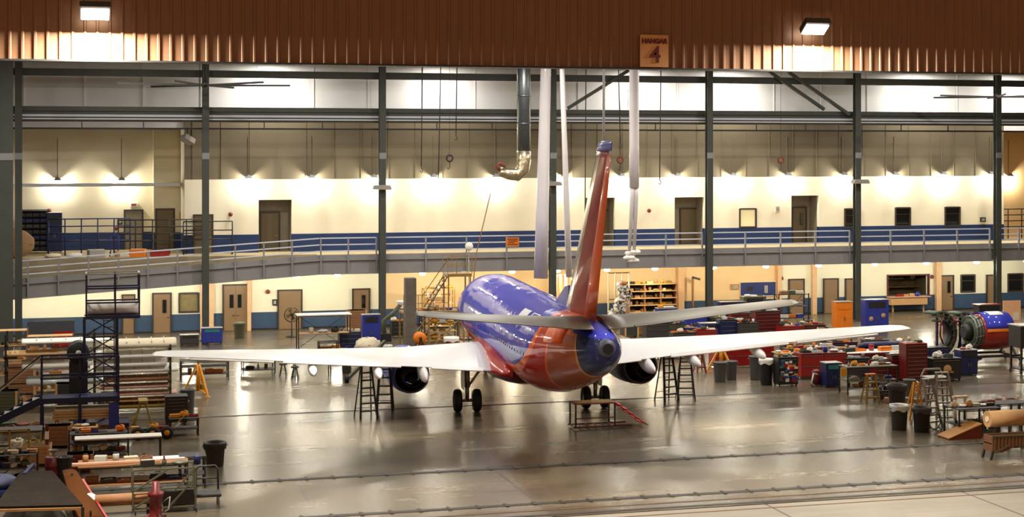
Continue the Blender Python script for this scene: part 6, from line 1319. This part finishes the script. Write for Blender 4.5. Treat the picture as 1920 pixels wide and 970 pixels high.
scatter(None, 'the dark blue chest left of the blue cabinet', 4, pm(32, 655)+.04, 1.3, .5, seed=321, s=1.6, at_=t.location, cols=['white', 'rust', 'dk', 'cream', 'steel'])
t = crate(668, 640, 1.2, 2.0, 'tall brown crate left of the tall dark blue cabinet', 'brown')
t = thing('engine_cover', 'white cloth cover piled on the floor behind the left engine', 'cover', place(690, 665)); MB().blob((0, 0, .5), (.8, .5, .5), 16, 9, 4, .15).build('cover_cloth', C_['cream'], t); MB().path([(-.6, -.3, .4), (0, -.52, .6), (.6, -.3, .45)], .03, 6).build('tie_rope', C_['rust'], t)
t = thing('plank_rack', 'cream upright plank rack seen between the hose and the tail fin', 'rack', (wx(1056, 106), 106, 0)); zt = wz(1056, 514, 106)
for k in range(6): MB().bb((-.95+.38*k-.09, -.05, 0), (-.95+.38*k+.09, .05, zt)).build('plank', C_['cream' if k % 2 else 'wood'], t)
for z in (.12, 1.9, zt-.1): MB().bb((-1.15, .05, z-.06), (1.15, .15, z+.06)).build('cross_rail', C_['brown'], t)
# right rows
rows = [(1268, 634, 36, 26, 'olive', 'olive cart nearest the peach pilaster'), (1345, 622, 34, 26, 'dk', 'black cart second from the peach pilaster'), (1385, 620, 36, 34, 'dred', 'dark red chest before the navy bench cabinet'), (1426, 620, 34, 24, 'red', 'red chest before the tan machine cabinet'), (1450, 616, 30, 40, 'grey', 'grey cart left of the tall open steel rack'), (1515, 628, 36, 22, 'tan', 'tan cart right of the tall open steel rack'),
        (1300, 634, 40, 20, 'navy', 'navy low cart above the right wing leading edge'), (1340, 632, 36, 18, 'green', 'green low cart above the right wing leading edge'), (1378, 632, 30, 30, 'dk', 'black cart just left of the parts heap'), (1462, 632, 34, 26, 'rust', 'rusty cart just right of the stickered tool chest'), (1545, 640, 40, 20, 'red', 'low red cart before the orange cabinet'),
        (1580, 668, 50, 26, 'navy', 'navy chest just below the right wing tip'), (1640, 668, 46, 30, 'dred', 'dark red chest right below the wing tip end'), (1690, 668, 44, 28, 'dk', 'black chest left of the red topped chest'), (1540, 678, 46, 28, 'red', 'red chest in the second row under the wing'), (1485, 672, 40, 26, 'dk', 'black chest close under the wing by the fairing'), (1600, 706, 60, 34, 'dgrey', 'grey chest between the white table and the bench'), (1655, 712, 40, 36, 'dred', 'dark red chest behind the bench end')]
for i, (px, py, w_, h_, c, lab) in enumerate(rows):
    t = chest(px, py, pm(w_, py), pm(h_, py), lab, c, .7, 3 + i % 4, top=['dk', 'dgrey', 'lgrey', 'dred'][i % 4])
    scatter(None, 'the '+lab, 4, pm(h_, py)+.04, pm(w_, py)*.9, .4, seed=400+i, s=1.35, at_=t.location)
crate(1205, 628, 1.2, 1.2, 'brown crate at the foot of the crowded parts shelf', 'brown'); crate(1180, 632, 1.0, 1.4, 'dark crate under the thin pipe rack', 'dgrey')
t = cabinet(1330, 640, pm(40, 640), pm(34, 640), 'royal blue box cart behind the right stabilizer', 'blue')
t = chest(1230, 640, pm(46, 640), pm(34, 640), 'dark grey cart under the right stabilizer by the root', 'dgrey', .8, 3); scatter(None, 'the dark grey cart under the right stabilizer', 4, pm(34, 640)+.04, 1.3, .4, seed=431, s=1.3, at_=t.location)
# right foreground
bin_(1705, 742, 'small grey can behind the rear left trash can', 'grey', .3, .8)
t = chest(1662, 752, pm(40, 752), pm(20, 752), 'low steel tray cart between the small ladder and the trash cans', 'dgrey', .7, 1); scatter(None, 'the low steel tray cart', 4, pm(20, 752)+.04, .9, .4, seed=440, s=1.4, at_=t.location, cols=['white', 'steel', 'brown', 'dk'])
t = table(1890, 775, pm(70, 775), pm(24, 775), 'tan low table behind the brown paper roll', .9, 'tan', 'dk'); scatter(t, 'the tan low table behind the roll', 4, pm(24, 775), 1.4, .5, seed=441, s=1.3, cols=['white', 'rust', 'cream', 'dk'])
t = thing('white_scaffold_leg', 'cream post pair standing behind the dark parts table', 'post', place(1800, 800)); 
for x in (-.25, .25): MB().tube((x, 0, 0), (x, 0, 1.3), .07).build('post_tube', C_['cream'], t)
MB().bb((-.35, -.1, 1.25), (.35, .1, 1.35)).build('cap_bar', C_['cream'], t)
t = thing('solvent_tank', 'blue-grey floor tank under the dark parts table', 'tank', place(1822, 804)); MB().tube((-.7, 0, .2), (.7, 0, .2), .2, n=16).build('tank_shell', C_['navy'], t); MB().bb((-.5, -.2, 0), (-.4, .2, .15)).bb((.4, -.2, 0), (.5, .2, .15)).build('tank_feet', C_['dk'], t)
